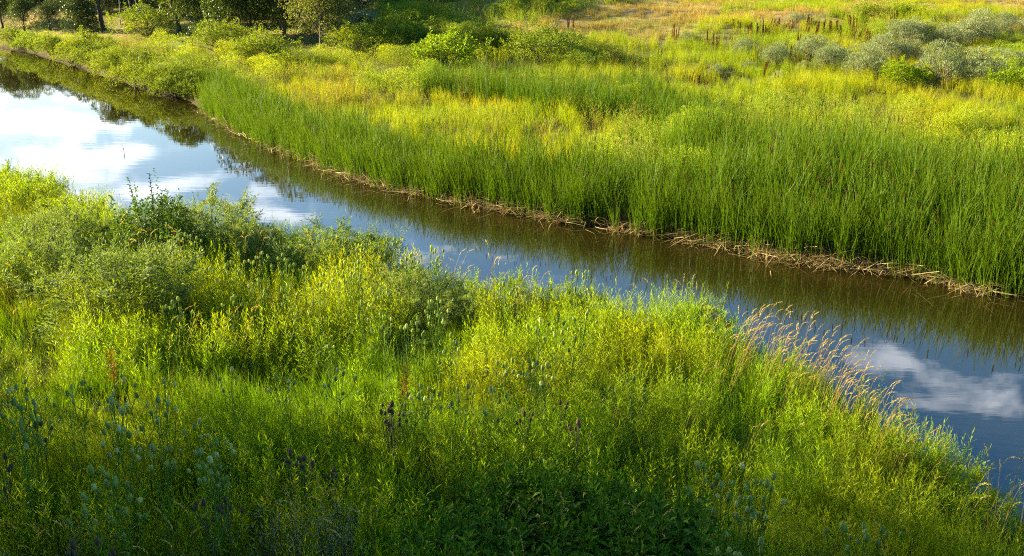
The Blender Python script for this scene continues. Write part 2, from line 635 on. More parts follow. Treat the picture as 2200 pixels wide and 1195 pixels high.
# ------------------------------------------------------------------ prototype meshes
def p_grass(n, h, wd, spread, mat, lean=.25, bend=.9, heads=0, headmat=None, name='grass_tuft', wind=None):
    b = MB()
    for _ in range(n):
        a = U(0, 6.283)
        r = abs(G(0, spread))
        l = h * U(.6, 1.1)
        b.blade((r * math.cos(a), r * math.sin(a), -.05), a + G(0, .6) if wind is None else G(wind, .7), l, wd * U(.7, 1.2), abs(G(0, lean)), U(.1, bend), 4, 0)
    for _ in range(heads):
        a = U(0, 6.283)
        r = abs(G(0, spread))
        plume(b, (r * math.cos(a), r * math.sin(a), 0), a, h * U(1.15, 1.45), 1, 2)
    return b.mesh(name, mat, *( [M['gold'], headmat] if heads else []))


def plume(b, base, az, length, mi_stem, mi_head, lean=None, head=.2, size=1.):
    """thin arching stalk with a narrow feathery seed head"""
    lean = abs(G(0, .14)) if lean is None else lean
    p = Vector(base)
    pts = [p.copy()]
    bend = U(.1, .45)
    n = 7
    for i in range(n):
        t = (i + 1) / n
        a = lean + bend * t ** 3
        p = p + Vector((math.cos(az) * math.sin(a), math.sin(az) * math.sin(a), math.cos(a))) * length / n
        pts.append(p.copy())
    b.tube(pts, .0028 * size, .0018 * size, 3, mi_stem)
    d = (pts[-1] - pts[-2]).normalized()
    k = 40
    q = pts[-1].copy()
    hd = d.copy()
    for i in range(k):
        t = i / k
        hd = (hd + Vector((math.cos(az) * .02, math.sin(az) * .02, -.02))).normalized()
        q = q + hd * head * length / 1.3 / k
        rad = (.009 * math.sin(math.pi * min(1, t * .9 + .1)) + .002) * size
        dd = (hd * 1.5 + rdir() * .55).normalized()
        b.leaf2(q + rdir() * rad * .6, dd, rdir(), .024 * size, .006 * size, mi_head)


def p_stems(n, h, spread, mat, ll=.07, lw=.011, lpm=55, name='leafy_stem_clump', flop=.16):
    """upright stems clothed in narrow ascending leaves"""
    b = MB()
    for _ in range(n):
        a = U(0, 6.283)
        r = abs(G(0, spread))
        H = h * U(.65, 1.1)
        lean, az, bend = abs(G(0, flop)), a + G(0, .5), U(0, .25)
        p = Vector((r * math.cos(a), r * math.sin(a), -.05))
        K = int(H * lpm)
        pts = [p.copy()]
        ph = U(0, 6)
        for i in range(K):
            t = (i + 1) / K
            an = lean + bend * t * t
            p = p + Vector((math.cos(az) * math.sin(an), math.sin(az) * math.sin(an), math.cos(an))) * H / K
            if i % 6 == 0 or i == K - 1:
                pts.append(p.copy())
            if t < .22:
                continue
            ph += 2.4
            elev = U(.5, 1.05) + (.5 if t > .9 else 0)
            d = Vector((math.cos(ph) * math.cos(elev), math.sin(ph) * math.cos(elev), math.sin(elev)))
            s_ = (1.15 - .55 * t)
            b.leaf2(p, d, Vector((0, 0, 1)) + rdir() * .6, ll * s_ * U(.8, 1.25), lw * s_ * U(.8, 1.3), 0, t)
        b.tube(pts, .0035, .0015, 3, 0, 0, .8)
    return b.mesh(name, mat)


def p_cattail(n, h, spread, wd, spike=0, dead=1, name='cattail_clump'):
    b = MB()
    for _ in range(n):
        a = U(0, 6.283)
        r = abs(G(0, spread))
        l = h * U(.5, 1.08)
        tw = U(0, math.pi)
        b.blade((r * math.cos(a), r * math.sin(a), -.1), a + G(0, .6), l, wd * U(.7, 1.25), abs(G(0, .15)), abs(G(0, .6)), 5, 0, twist=tw)
    for _ in range(int(n * .12)):      # a bent-over blade
        a = U(0, 6.283)
        b.blade((0, 0, -.05), a, h * U(.6, .8), wd, U(.1, .3), U(1.2, 2.4), 6, 0)
    for _ in range(dead):
        a = U(0, 6.283)
        b.blade((0, 0, -.05), a, h * U(.3, .6), wd, U(.3, 1.0), U(.2, 1.2), 4, 1)
    for _ in range(spike):
        x, y = G(0, spread), G(0, spread)
        hh = h * U(.78, .92)
        b.tube([(x, y, 0), (x * 1.3, y * 1.3, hh)], .006, .004, 3, 0)
        b.tube([(x * 1.3, y * 1.3, hh), (x * 1.34, y * 1.34, hh + .17)], .012, .011, 5, 2)
    return b.mesh(name, M['cattail'], M['straw'], M['spike'])


def lump_crown(b, Rx, Ry, H, z0, nl, nleaf, ll, lw, mi=0, up=.3, rl=.33, droop=0., fine=False, topness=.55, full=False):
    """leaves on the shells of many small lumps that together make an uneven dome"""
    cs = []
    for i in range(nl):
        a = i * 2.39996 + U(-.3, .3)
        t = math.sqrt((i + .5) / nl)
        zz = math.sqrt(max(0, 1 - t * t))
        k = U(.62, .98)
        if full and U(0, 1) < .45:
            zz = -zz * .8
        c = Vector((Rx * t * math.cos(a) * k, Ry * t * math.sin(a) * k, z0 + H * (zz * k * (1 - rl * .4))))
        cs.append((c, rl * U(.7, 1.35)))
    tot = sum(r * r for _, r in cs)
    for c, r in cs:
        rr = r * (Rx + Ry + H) / 3
        for _ in range(int(nleaf * r * r / tot)):
            n = rdir(.35)
            k = U(.72, 1.05)
            p = c + n * rr * k
            if p.z < .04:
                continue
            d = (n * .6 + Vector((0, 0, up)) + rdir() * .75 - Vector((0, 0, droop)))
            hv = min(1, max(0, (p.z - z0) / (H + .01)))
            b.leaf2(p, d, rdir(), ll * U(.6, 1.3), lw * U(.7, 1.3), mi, .3 * k + .7 * hv if not fine else min(1, max(0, (k - .72) * 2 + hv * .5)))
    return cs


def shrub_meshes(name, Rr, H, nl, nleaf, ll, lw, mat, up=.3, rl=.33, stems=12, sprigs=0, stem_mat=None, **kw):
    f = MB()
    cs = lump_crown(f, Rr, Rr * .9, H, .12 * H, nl, nleaf, ll, lw, 0, up, rl, **kw)
    for _ in range(sprigs):            # leafy shoots standing proud of the dome
        c, r = random.choice(cs)
        az = U(0, 6.283)
        n = (c - Vector((0, 0, .2 * H))).normalized()
        p = c + n * r * H * .5
        d = (n * .7 + Vector((0, 0, 1)) + rdir() * .3).normalized()
        K = 20
        LL = H * U(.2, .5)
        for i in range(K):
            p = p + d * LL / K
            d = (d + rdir() * .06).normalized()
            f.leaf2(p, d * .8 + rdir() * .8, rdir(), ll * 1.15, lw * 1.1, 0, .9)
    s = MB()
    for c, r in random.sample(cs, min(stems, len(cs))):
        m = Vector((c.x * .45, c.y * .45, c.z * .6))
        s.tube([(c.x * .05, c.y * .05, -.05), tuple(m), tuple(c)], .022 * H, .006 * H, 4)
        for _ in range(3):
            q = c + rdir(.4) * r * H * .8
            s.tube([tuple(m.lerp(c, U(.3, 1))), tuple(q)], .007 * H, .003 * H, 3)
    return f.mesh(name + '_foliage', mat), s.mesh(name + '_stems', stem_mat or M['twig'])


def tree_meshes(H, Rr, trunk_r, nl, nleaf, ll, mat, z0f=.3, leanx=0., bark=None, low=False):
    s = MB()
    pts = []
    for i in range(7):
        t = i / 6
        pts.append((leanx * H * t * t + .03 * H * math.sin(3 * t + Rr), .02 * H * math.sin(4 * t), H * .8 * t - .2))
    s.tube(pts, trunk_r, trunk_r * .3, 8)
    s.tube([(0, 0, -.2), (.02, 0, .35)], trunk_r * 1.5, trunk_r * .95, 8)   # flared foot
    f = MB()
    cs = lump_crown(f, Rr, Rr * .95, H * (1 - z0f), H * z0f, nl, nleaf, ll, ll * .62, 0, .0, .27, droop=.15, full=low)
    for c, r in cs[::2]:
        k = min(5, max(1, int(c.z / H * 5)))
        a = Vector(pts[k])
        c2 = c + Vector((leanx * c.z * .5, 0, 0))
        s.tube([tuple(a), tuple(a.lerp(c2, .5) + Vector((0, 0, .12 * H * .5))), tuple(c2)], trunk_r * .35, trunk_r * .08, 5)
    return f.mesh('crown', mat), s.mesh('trunk', bark or M['bark'], smooth=True)


# ------------------------------------------------------------------ scattering stuff
def scatter(name, label, cat, protos, X, Y, Z, scale, tilt=.08, sz=None, pick=None):
    n = len(X)
    col = bpy.data.collections.new(name + '_kinds')
    for me in protos:
        col.objects.link(bpy.data.objects.new(name + '_kind', me))
    me = bpy.data.meshes.new(name)
    me.from_pydata(np.stack([X, Y, Z], 1).tolist(), [], [])
    rot = np.stack([RNG.normal(0, tilt, n), RNG.normal(0, tilt, n), RNG.uniform(0, 6.283, n)], 1)
    a = me.attributes.new('rot', 'FLOAT_VECTOR', 'POINT')
    a.data.foreach_set('vector', rot.ravel())
    s3 = np.stack([scale, scale, scale if sz is None else sz], 1)
    a = me.attributes.new('scl', 'FLOAT_VECTOR', 'POINT')
    a.data.foreach_set('vector', s3.ravel())
    a = me.attributes.new('pick', 'INT', 'POINT')
    a.data.foreach_set('value', (RNG.integers(0, len(protos), n) if pick is None else pick).astype(np.int32))
    o = link(name, me)
    tag(o, label, cat, kind='stuff')
    g = bpy.data.node_groups.new(name + '_scatter', 'GeometryNodeTree')
    g.interface.new_socket('Geometry', in_out='INPUT', socket_type='NodeSocketGeometry')
    g.interface.new_socket('Geometry', in_out='OUTPUT', socket_type='NodeSocketGeometry')
    ni, no = g.nodes.new('NodeGroupInput'), g.nodes.new('NodeGroupOutput')
    ip = g.nodes.new('GeometryNodeInstanceOnPoints')
    ci = g.nodes.new('GeometryNodeCollectionInfo')
    ci.inputs['Collection'].default_value = col
    ci.inputs['Separate Children'].default_value = True
    ci.inputs['Reset Children'].default_value = True

    def na(nm, ty):
        q = g.nodes.new('GeometryNodeInputNamedAttribute')
        q.data_type = ty
        q.inputs['Name'].default_value = nm
        return q.outputs['Attribute']
    m2p = g.nodes.new('GeometryNodeMeshToPoints')
    g.links.new(ni.outputs[0], m2p.inputs['Mesh'])
    g.links.new(m2p.outputs[0], ip.inputs['Points'])
    g.links.new(ci.outputs[0], ip.inputs['Instance'])
    ip.inputs['Pick Instance'].default_value = True
    g.links.new(na('pick', 'INT'), ip.inputs['Instance Index'])
    e2r = g.nodes.new('FunctionNodeEulerToRotation')
    g.links.new(na('rot', 'FLOAT_VECTOR'), e2r.inputs[0])
    g.links.new(e2r.outputs[0], ip.inputs['Rotation'])
    g.links.new(na('scl', 'FLOAT_VECTOR'), ip.inputs['Scale'])
    g.links.new(ip.outputs[0], no.inputs[0])
    o.modifiers.new('scatter', 'NODES').node_group = g
    return o


def gz(x, y):
    return float(ground(np.array([x]), np.array([y]))[0][0])


def place(u, v, h, dmin=4, dmax=140, bank=None):
    """the spot of ground where something h tall shows its top at pixel u,v"""
    r = ray(u, v)
    ys = np.concatenate([np.arange(dmin, 40, .1), np.arange(40, dmax, .3)])
    X = r[0] / r[1] * ys
    Zr = CAM_H + r[2] / r[1] * ys
    z, sd_, far = ground(X, ys)
    if bank is None:
        bank = 'near' if v > np.interp(u, [p[0] for p in near_px], [p[1] for p in near_px]) - 95 else 'far'
    ok_ = (~far & (sd_ > .12)) if bank == 'near' else (far & (sd_ > -.05))
    k = np.where((Zr <= z + h) & ok_)[0]
    m_ = np.where(ok_)[0]
    i = k[0] if len(k) else (m_[-1] if len(m_) else len(ys) - 1)
    return X[i], ys[i], z[i]


def fbm(x, y, s, seed=0):
    r = np.random.default_rng(seed)
    o = np.zeros_like(x)
    for k in range(5):
        a = r.uniform(0, 6.283)
        p = r.uniform(0, 6.283)
        f = s * (1.7 ** (k * .6))
        o += np.sin((x * math.cos(a) + y * math.sin(a)) * f + p + 1.5 * np.sin((x * math.sin(a) - y * math.cos(a)) * f * .6 + p * 2)) / 5
    return o


# ================================================================== NEAR BANK
def sample(x0, x1, y0, y1, n, far_wanted, margin=2.5, minsd=.05, bias=None):
    if bias is None:
        Y = RNG.uniform(y0, y1, n)
    else:                      # denser nearby
        Y = y0 + (y1 - y0) * RNG.uniform(0, 1, n) ** bias
    X = RNG.uniform(x0, x1, n)
    k = np.abs(X) < Y * .56 + margin
    X, Y = X[k], Y[k]
    Z, sd_, far = ground(X, Y)
    k = (sd_ > minsd) & (far == far_wanted)
    return X[k], Y[k], Z[k], sd_[k]


def px_in(X, Y, Z, P):
    u, v = project(X, Y, Z)
    return in_poly(u, v, P)


leafy_patch = [(880, 1250), (930, 1090), (1010, 1010), (1180, 985), (1330, 1010), (1480, 1040), (1560, 1120), (1570, 1250)]
willow_px = [(300, 500, 200, 70), (460, 560, 110, 60), (880, 625, 70, 45)]

X, Y, Z, S = sample(-24, 18, 3, 33, 26000, False)
k = ~(px_in(X, Y, Z + .5, leafy_patch) & (RNG.uniform(0, 1, len(X)) < .85))
X, Y, Z, S = X[k], Y[k], Z[k], S[k]
hmod = (.80 + .28 * fbm(X, Y, .55, 3)) * np.clip(.9 + S * .15, .9, 1)
lay = fbm(X, Y, .5, 5)
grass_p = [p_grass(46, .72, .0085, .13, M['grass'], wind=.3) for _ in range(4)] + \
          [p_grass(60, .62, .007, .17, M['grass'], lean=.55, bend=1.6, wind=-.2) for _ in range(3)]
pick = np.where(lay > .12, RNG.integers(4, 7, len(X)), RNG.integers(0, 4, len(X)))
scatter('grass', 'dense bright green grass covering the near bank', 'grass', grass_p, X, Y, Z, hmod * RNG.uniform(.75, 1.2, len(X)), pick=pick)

X, Y, Z, S = sample(-24, 18, 4, 33, 27000, False)
f = fbm(X, Y, .7, 8) + .25 * fbm(X, Y, 2.5, 9)
u_, v_ = project(X, Y, Z + .8)
keep = (f > -.12 + .25 * (u_ < 420)) | (RNG.uniform(0, 1, len(X)) < .12)
keep &= ~(px_in(X, Y, Z + .8, leafy_patch))
X, Y, Z, S, f = X[keep], Y[keep], Z[keep], S[keep], f[keep]
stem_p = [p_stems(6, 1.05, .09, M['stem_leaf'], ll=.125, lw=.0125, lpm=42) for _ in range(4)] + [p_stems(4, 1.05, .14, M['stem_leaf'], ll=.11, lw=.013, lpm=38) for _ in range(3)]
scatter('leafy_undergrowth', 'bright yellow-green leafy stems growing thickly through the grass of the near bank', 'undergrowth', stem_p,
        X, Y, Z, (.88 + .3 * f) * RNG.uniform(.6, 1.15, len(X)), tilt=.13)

# sparse dry stalks and plumes mixed in the near bank
X, Y, Z, S = sample(-16, 18, 6, 30, 1500, False)
pl = []
for _ in range(4):
    b = MB()
    for _ in range(3):
        plume(b, (G(0, .1), G(0, .1), 0), U(-.9, .9), U(.95, 1.25), 0, 1)
    pl.append(b.mesh('plume', M['gold'], M['panicle']))
u_, v_ = project(X, Y, Z + 1)
keep = (fbm(X, Y, .5, 21) > .3) | ((S < 1.6) & (u_ > 1500) & (RNG.uniform(0, 1, len(X)) < .5)) 
scatter('dry_grass_stalks', 'thin tan grass stalks with seed heads among the green of the near bank', 'grass', pl, X[keep], Y[keep], Z[keep], RNG.uniform(.75, 1.1, keep.sum()))
tw = []
for _ in range(3):
    b = MB()
    for _ in range(4):
        b.blade((G(0, .12), G(0, .12), 0), U(0, 6.28), U(.6, 1.0), .006, U(.1, .8), U(0, .5), 3, 0)
    tw.append(b.mesh('dead_stalks', M['brown_straw']))
X, Y, Z, S = sample(-16, 18, 6, 30, 900, False)
scatter('dead_stalks', 'brown dead stalks leaning among the green plants of the near bank', 'stalks', tw, X, Y, Z, RNG.uniform(.7, 1.1, len(X)))

fl = np.array(far_line)


def along(line, n, off0, off1):
    d = np.hypot(*np.diff(line, axis=0).T)
    cum = np.concatenate([[0], np.cumsum(d)])
    t = RNG.uniform(0, cum[-1], n)
    x = np.interp(t, cum, line[:, 0])
    y = np.interp(t, cum, line[:, 1])
    i = np.clip(np.searchsorted(cum, t) - 1, 0, len(d) - 1)
    tx, ty = np.diff(line, axis=0)[i].T / d[i]
    o = RNG.uniform(off0, off1, n)
    return x - ty * o, y + tx * o, np.arctan2(ty, tx)


# ================================================================== FAR BANK
cat_main = [(445, 2000), (418, 200), (425, 168), (505, 172), (590, 222), (700, 238), (800, 240), (1000, 258), (1200, 280), (1400, 300), (1600, 305), (1760, 295),
            (1640, 262), (1540, 236), (1440, 215), (1420, 195), (1500, 178), (1650, 190), (1850, 200), (1950, 215), (2050, 245), (2200, 235), (2700, 240), (2700, 2000)]
cat_back = [(880, 118), (1050, 112), (1200, 122), (1400, 130), (1480, 160), (1560, 182), (1430, 205), (1300, 172), (1150, 158), (1000, 145), (900, 135)]
X, Y, Z, S = sample(-40, 34, 14, 78, 62000, True, margin=4, minsd=-.12, bias=1.25)
ex_, ey_, _a = along(fl[np.arange(len(fl)) >= 9], 1500, -.12, .45)
ez_, es_, ef_ = ground(ex_, ey_)
ek_ = np.abs(ex_) < ey_ * .56 + 4
X, Y, Z, S = (np.concatenate([p, q[ek_]]) for p, q in ((X, ex_), (Y, ey_), (Z, ez_), (S, es_)))
top = px_in(X, Y, Z + 2.15, cat_main) | px_in(X, Y, Z + 1.5, cat_back)
back = px_in(X, Y, Z + 1.5, cat_back)
top |= (S < np.interp(project(X, Y, Z)[0], [430, 1200, 1500], [1.8, 2.4, 3])) & (project(X, Y, Z)[0] > 432)
top &= (project(X, Y, Z)[0] > 425)
gap = fbm(X, Y, 1.3, 31) + .6 * fbm(X, Y, 3.1, 32)
top &= (gap > -.62) | (S > 1.6)
X, Y, Z, S, back = X[top], Y[top], Z[top], S[top], back[top]
uu = project(X, Y, Z + 1)[0]
hs = np.where(back, .72, np.interp(uu, [420, 700, 1100, 1600], [.63, .70, .79, .92])) * (1 + .09 * fbm(X, Y, .8, 33) + .07 * fbm(X, Y, 2.6, 35)) * np.clip(.72 + S * .3, .72, 1) * RNG.uniform(.8, 1.08, len(X))
near_order = np.argsort(np.hypot(X, Y) + S * 1.5 + (S < .25) * 3)
fov = np.abs(X[near_order]) < Y[near_order] * .5 + .3
ind = near_order[fov][:300]
rest = np.setdiff1d(np.arange(len(X)), ind)
cat_p = [p_cattail(14, 2.3, .15, .027, spike=(1 if i == 1 else 0)) for i in range(7)]
scatter('cattails', 'dense stand of green cattails filling the far bank', 'cattails', cat_p, X[rest], Y[rest], Z[rest] - .02, hs[rest], tilt=.05)
# the front plants singly
single_leaves, single_spike = [], []
for i in range(6):
    single_leaves.append(p_cattail(14, 2.3, .12, .026, 0, name='leaves'))
sb = MB()
sb.tube([(0, 0, 0), (.02, .01, 1.85)], .006, .004, 4, 0)
sb.tube([(.02, .01, 1.85), (.025, .01, 2.06)], .015, .014, 6, 1)
sb.tube([(.025, .01, 2.06), (.03, .01, 2.2)], .004, .002, 3, 0)
spike_me = sb.mesh('seed_spike', M['cattail'], M['spike'])
for j, i in enumerate(ind):
    e = bpy.data.objects.new('cattail_plant', None)
    COL.objects.link(e)
    e.location = (X[i], Y[i], Z[i] - .02)
    e.rotation_euler = (G(0, .04), G(0, .04), U(0, 6.28))
    sc_ = hs[i]
    e.scale = (sc_, sc_, sc_)
    sp = j % 9 == 0
    tag(e, 'green cattail with brown seed spike, in the front rows of the far bank stand' if sp else
        'green cattail without spike, in the front rows of the far bank stand', 'cattail', 'cattails at the front of the far bank stand')
    link('leaves', random.choice(single_leaves), e)
    if sp:
        q = link('seed_spike', spike_me, e)
        q.location = (.05, .04, 0)

# dead litter along the far waterline
litter_p = []
for _ in range(5):
    b = MB()
    for _ in range(16):
        az = U(0, 6.283)
        b.blade((G(0, .28), G(0, .2), U(.0, .16)), az, U(.35, 1.0), U(.008, .018), U(1.2, 1.62), U(-.1, .4), 3, random.choice((0, 0, 1)))
    for _ in range(7):
        b.blade((G(0, .25), G(0, .18), 0), U(0, 6.28), U(.2, .6), .012, U(.1, .9), U(.2, 1.4), 3, 1)
    litter_p.append(b.mesh('litter', M['straw'], M['brown_straw']))
fl = np.array(far_line)
sel = fl[(np.arange(len(fl)) >= 9)]


X, Y, A = along(sel, 1150, -.15, .34)
keep = fbm(X, Y, 1.1, 41) > -.35
keep &= RNG.uniform(0, 1, len(X)) < np.interp(project(X, Y, 0 * X)[0], [500, 800, 1300], [.12, .45, 1])
X, Y = X[keep], Y[keep]
Z = ground(X, Y)[0]
scatter('dead_reed_litter', 'tangled tan and brown dead reeds along the far waterline', 'dead reeds', litter_p, X, Y, np.maximum(Z, .0) + .01, RNG.uniform(.6, 1.1, len(X)), tilt=.12)
reed_me = []
for i in range(5):
    b = MB()
    pts = [(0, 0, 0), (U(.3, .5), U(-.04, .04), U(-.01, .03)), (1, U(-.1, .1), 0)]
    b.tube(pts, .008, .004, 4, 0)
    if i % 2:
        b.tube([pts[1], (.75, .2, .04)], .007, .004, 4, 0)
    reed_me.append((b.mesh('reed', M['straw']), b))
X, Y, A = along(sel, 420, -.30, .45)
keep = np.abs(X) < Y * .5 + .2
X, Y, A = X[keep][:150], Y[keep][:150], A[keep][:150]
Z = ground(X, Y)[0]
for i in range(len(X)):
    o = link('fallen_reed', random.choice(reed_me)[0])
    o.location = (X[i], Y[i], max(Z[i], 0) + U(.02, .14))
    o.rotation_euler = (0, U(-.45, .12), A[i] + G(0, .55) + (math.pi if U(0, 1) < .5 else 0))
    l = U(.35, 1.0)
    o.scale = (l, 1, 1)
    tag(o, 'bleached broken reed stalk lying along the far waterline below the cattails', 'reed stalk', 'fallen reeds at the far waterline')

# meadow behind
X, Y, Z, S = sample(-62, 62, 22, 125, 74000, True, margin=5, minsd=.08, bias=1.15)
dist = Y
u_, v_ = project(X, Y, Z + .8)
is_cat = (px_in(X, Y, Z + 2.1, cat_main) | ((S < np.interp(project(X, Y, Z)[0], [430, 1200, 1500], [1.8, 2.4, 3])) & (project(X, Y, Z)[0] > 432))) & (S < 6)
n = len(X)
rnd = RNG.uniform(0, 1, n)
dry = in_poly(u_, v_, [(1000, 45), (1150, 22), (1500, -60), (2600, -60), (2600, 60), (2150, 40), (1900, 14), (1650, 35), (1500, 68), (1250, 72), (1000, 60)])
yel = in_poly(u_, v_, [(1680, 150), (1850, 145), (2000, 155), (2600, 150), (2600, 235), (2060, 245), (1950, 212), (1700, 190)]) | \
    in_poly(u_, v_, [(1900, 62), (2600, 50), (2600, 100), (2040, 95)])
goldz = in_poly(u_, v_, [(530, 165), (640, 145), (760, 160), (830, 235), (620, 225), (560, 200)]) | in_poly(u_, v_, [(-40, 42), (80, 48), (60, 62), (-40, 58)]) | \
    in_poly(u_, v_, [(820, 228), (1050, 245), (1220, 262), (1180, 285), (900, 260)]) | in_poly(u_, v_, [(260, 80), (330, 80), (350, 105), (280, 120)])
greenz = in_poly(u_, v_, [(1280, 62), (1500, 45), (1700, 30), (1880, 20), (1880, 60), (1600, 70), (1480, 110), (1300, 100)])
leftz = u_ < 440
patch = fbm(X, Y, .18, 51)
kinds = np.zeros(n, int)          # 0 forb 1 meadow 2 gold 3 dry 4 olive
kinds[:] = np.where(patch > .08, 0, 1)
kinds[leftz] = np.where(patch[leftz] > .1, 4, 0)
kinds[(v_ < 120) & (u_ > 650) & (u_ < 1500)] = np.where(patch[(v_ < 120) & (u_ > 650) & (u_ < 1500)] > 0, 4, 0)
kinds[yel] = 1
kinds[greenz] = 1
kinds[goldz & (rnd < .35)] = 2
kinds[(rnd < .05)] = 2
kinds[dry] = np.where((patch[dry] > .12) & (rnd[dry] < .8), 1, 3)
forb_p = [p_stems(9, .95, .24, M['forb'], ll=.10, lw=.02, lpm=26, flop=.22) for _ in range(4)]
mead_p = [p_grass(44, .85, .012, .22, M['meadow'], lean=.25, bend=.8, wind=.3) for _ in range(4)]
gold_p = [p_grass(22, .9, .010, .2, M['meadow'], heads=9, headmat=M['gold']) for _ in range(3)]
dry_p = [p_grass(50, .5, .013, .26, M['dry'], lean=.4, bend=1.2, wind=.3) for _ in range(3)]
oliv_p = [p_stems(9, 1.0, .26, M['olive'], ll=.10, lw=.026, lpm=26, flop=.25) for _ in range(3)]
mound_f = []
for i in range(3):
    b = MB()
    lump_crown(b, .95, .9, 1.15, .1, 12, 2600, .08, .022, 0, .3, .38)
    mound_f.append(b.mesh('mound', M['forb']))
mound_o = []
for i in range(3):
    b = MB()
    lump_crown(b, 1.0, .95, 1.2, .1, 12, 2600, .08, .024, 0, .3, .38)
    mound_o.append(b.mesh('mound', M['olive']))
forb_p += mound_f
oliv_p += mound_o
farscale = np.clip(.85 + (Y - 30) / 90, .85, 1.3)
short = np.where(Y > 66, .55, 1.0)
hm = (1 + .30 * fbm(X, Y, .6, 53) + .2 * fbm(X, Y, 1.5, 54))
ok = ~is_cat
ub_, vb_ = project(X, Y, Z)
behind = (ub_ < 820) & (vb_ < np.interp(ub_, [0, 200, 400, 620, 820], [84, 82, 90, 108, 124]))   # cropped low under and behind the trees
nearline_ = (ub_ < 820) & (vb_ < np.interp(ub_, [0, 200, 400, 620, 820], [98, 98, 116, 138, 156]))
hm = np.clip(hm, .5, 1.28) * np.interp(Y, [38, 50], [.95, .72])
hm = np.where(behind, hm * .32, np.where(nearline_, hm * .55, hm))
ok &= ~(behind & (RNG.uniform(0, 1, n) < .4))
kinds[behind & (kinds == 4)] = 1
kinds[behind & (kinds == 0)] = 1
kinds[nearline_ & (kinds == 4) & (rnd < .5)] = 0
for kk, nm, lb, ct, pr, mul in (
        (0, 'meadow_plants', 'soft pale green leafy plants filling the meadow behind the cattails', 'meadow plants', forb_p, 1.0),
        (1, 'meadow_grass', 'yellow-green meadow grass beyond the cattails', 'grass', mead_p, 1.0),
        (2, 'golden_grass', 'golden seeding grass in patches of the far meadow', 'grass', gold_p, 1.0),
        (3, 'dry_grass', 'dry orange-tan grass on the far slope', 'grass', dry_p, 1.1),
        (4, 'olive_undergrowth', 'olive green bushy undergrowth of the far bank', 'undergrowth', oliv_p, 1.05)):
    q = ok & (kinds == kk)
    if kk == 3:
        q = q & ((RNG.uniform(0, 1, n) < .6))
    pk = RNG.integers(0, len(pr), q.sum())
    if kk in (0, 4):            # bushy mounds only here and there
        base_n = len(pr) - 3
        pk = np.where(RNG.uniform(0, 1, q.sum()) < (.035 if kk == 0 else .12), base_n + RNG.integers(0, 3, q.sum()), RNG.integers(0, base_n, q.sum()))
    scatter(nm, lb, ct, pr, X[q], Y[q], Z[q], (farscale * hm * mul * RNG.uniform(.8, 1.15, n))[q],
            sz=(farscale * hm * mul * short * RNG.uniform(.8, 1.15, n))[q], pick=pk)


# ------------------------------------------------------------------ shrubs
def shrub(kind, meshes, u, v, h, name, label, cat, group=None, rz=None, s=1., sx=1., by_top=True, dmin=4):
    x, y, z = place(u, v, h if by_top else 0, dmin)
    e = bpy.data.objects.new(name, None)
    COL.objects.link(e)
    e.location = (x, y, z - .05)
    e.rotation_euler = (0, 0, U(0, 6.28) if rz is None else rz)
    e.scale = (s * sx, s * sx, s)
    tag(e, label, cat, group)
    link('foliage', meshes[0], e)
    link('stems', meshes[1], e)
    return e


# grey-green brush, far right: (u centre, v top, width px, label)
brush_p = [shrub_meshes('brush%d' % i, 1.0, 1.15, 18, 9000, .06, .015, M['sage'], up=1.1, rl=.30, stems=14, fine=True) for i in range(3)]
brush_g = 'grey-green brush bushes on the far bank'
for u, v, wpx, lb in (
        (1668, 92, 75, 'grey-green brush, the leftmost big bush below the rust dock stalks'),
        (1600, 80, 70, 'low grey-green bush at the left end of the brush patch'),
        (1745, 70, 90, 'pale grey-green bush behind and right of the leftmost big bush'),
        (1790, 92, 95, 'broad grey-green bush in the middle of the brush patch, dark at its foot'),
        (1730, 134, 46, 'small round grey bush at the front edge of the brush, left part'),
        (1672, 155, 46, 'small pale bush standing low at the edge of the cattails'),
        (1868, 96, 110, 'large pale sunlit bush at the front of the brush patch, brown twigs below'),
        (1905, 72, 90, 'grey bush just behind the large pale sunlit one'),
        (1960, 80, 90, 'grey-green bush with a dark right side, above the yellow forbs'),
        (1950, 30, 100, 'tall grey-green bush at the top of the brush patch beside the rust-red shrub'),
        (1985, 45, 70, 'dark-sided bush right of the tall one at the top of the patch'),
        (1712, 26, 40, 'small silvery bush above the patch among dock stalks'),
        (1736, 32, 36, 'second small silvery bush, just right of its twin among dock stalks'),
        (1885, 30, 40, 'small silvery bush tucked under the rust-red shrub'),
        (2045, 48, 90, 'round grey bush at the left end of the upper right row'),
        (2100, 20, 110, 'tallest grey-green bush of the upper right row'),
        (2090, 52, 60, 'low bush with a bare brown foot in front of the tallest upper right bush'),
        (2165, 28, 70, 'olive-grey bush at the right end of the upper right row'),
        (2220, 30, 60, 'grey bush cut by the right edge of the photo, upper row'),
        (2035, 88, 120, 'wide twiggy brown-grey bush left of the lower right group'),
        (2115, 102, 120, 'wide pale bush in the lower right group with bare twigs showing'),
        (2180, 105, 80, 'grey bush at the right edge of the lower right group'),
        (2060, 145, 60, 'low pale bush in front of the lower right group'),
        (1610, 132, 40, 'small grey bush at the left, beside rusty dock leaves'),
        (1540, 138, 50, 'faded grey bush at the far left behind the cattails'),
        (1480, 70, 50, 'small pale grey-green bush up on the slope left of the dock stalks')):
    x, y, z = place(u, v, 1.2)
    dpt = y * CP + (CAM_H - z) * SP
    s = wpx / (FPX / dpt) / 2.0
    shrub('brush', random.choice(brush_p), u, v - 4, 1.4 * s, 'brush_bush', lb, 'bush', brush_g, s=s * U(.92, 1.08), sx=1.0)

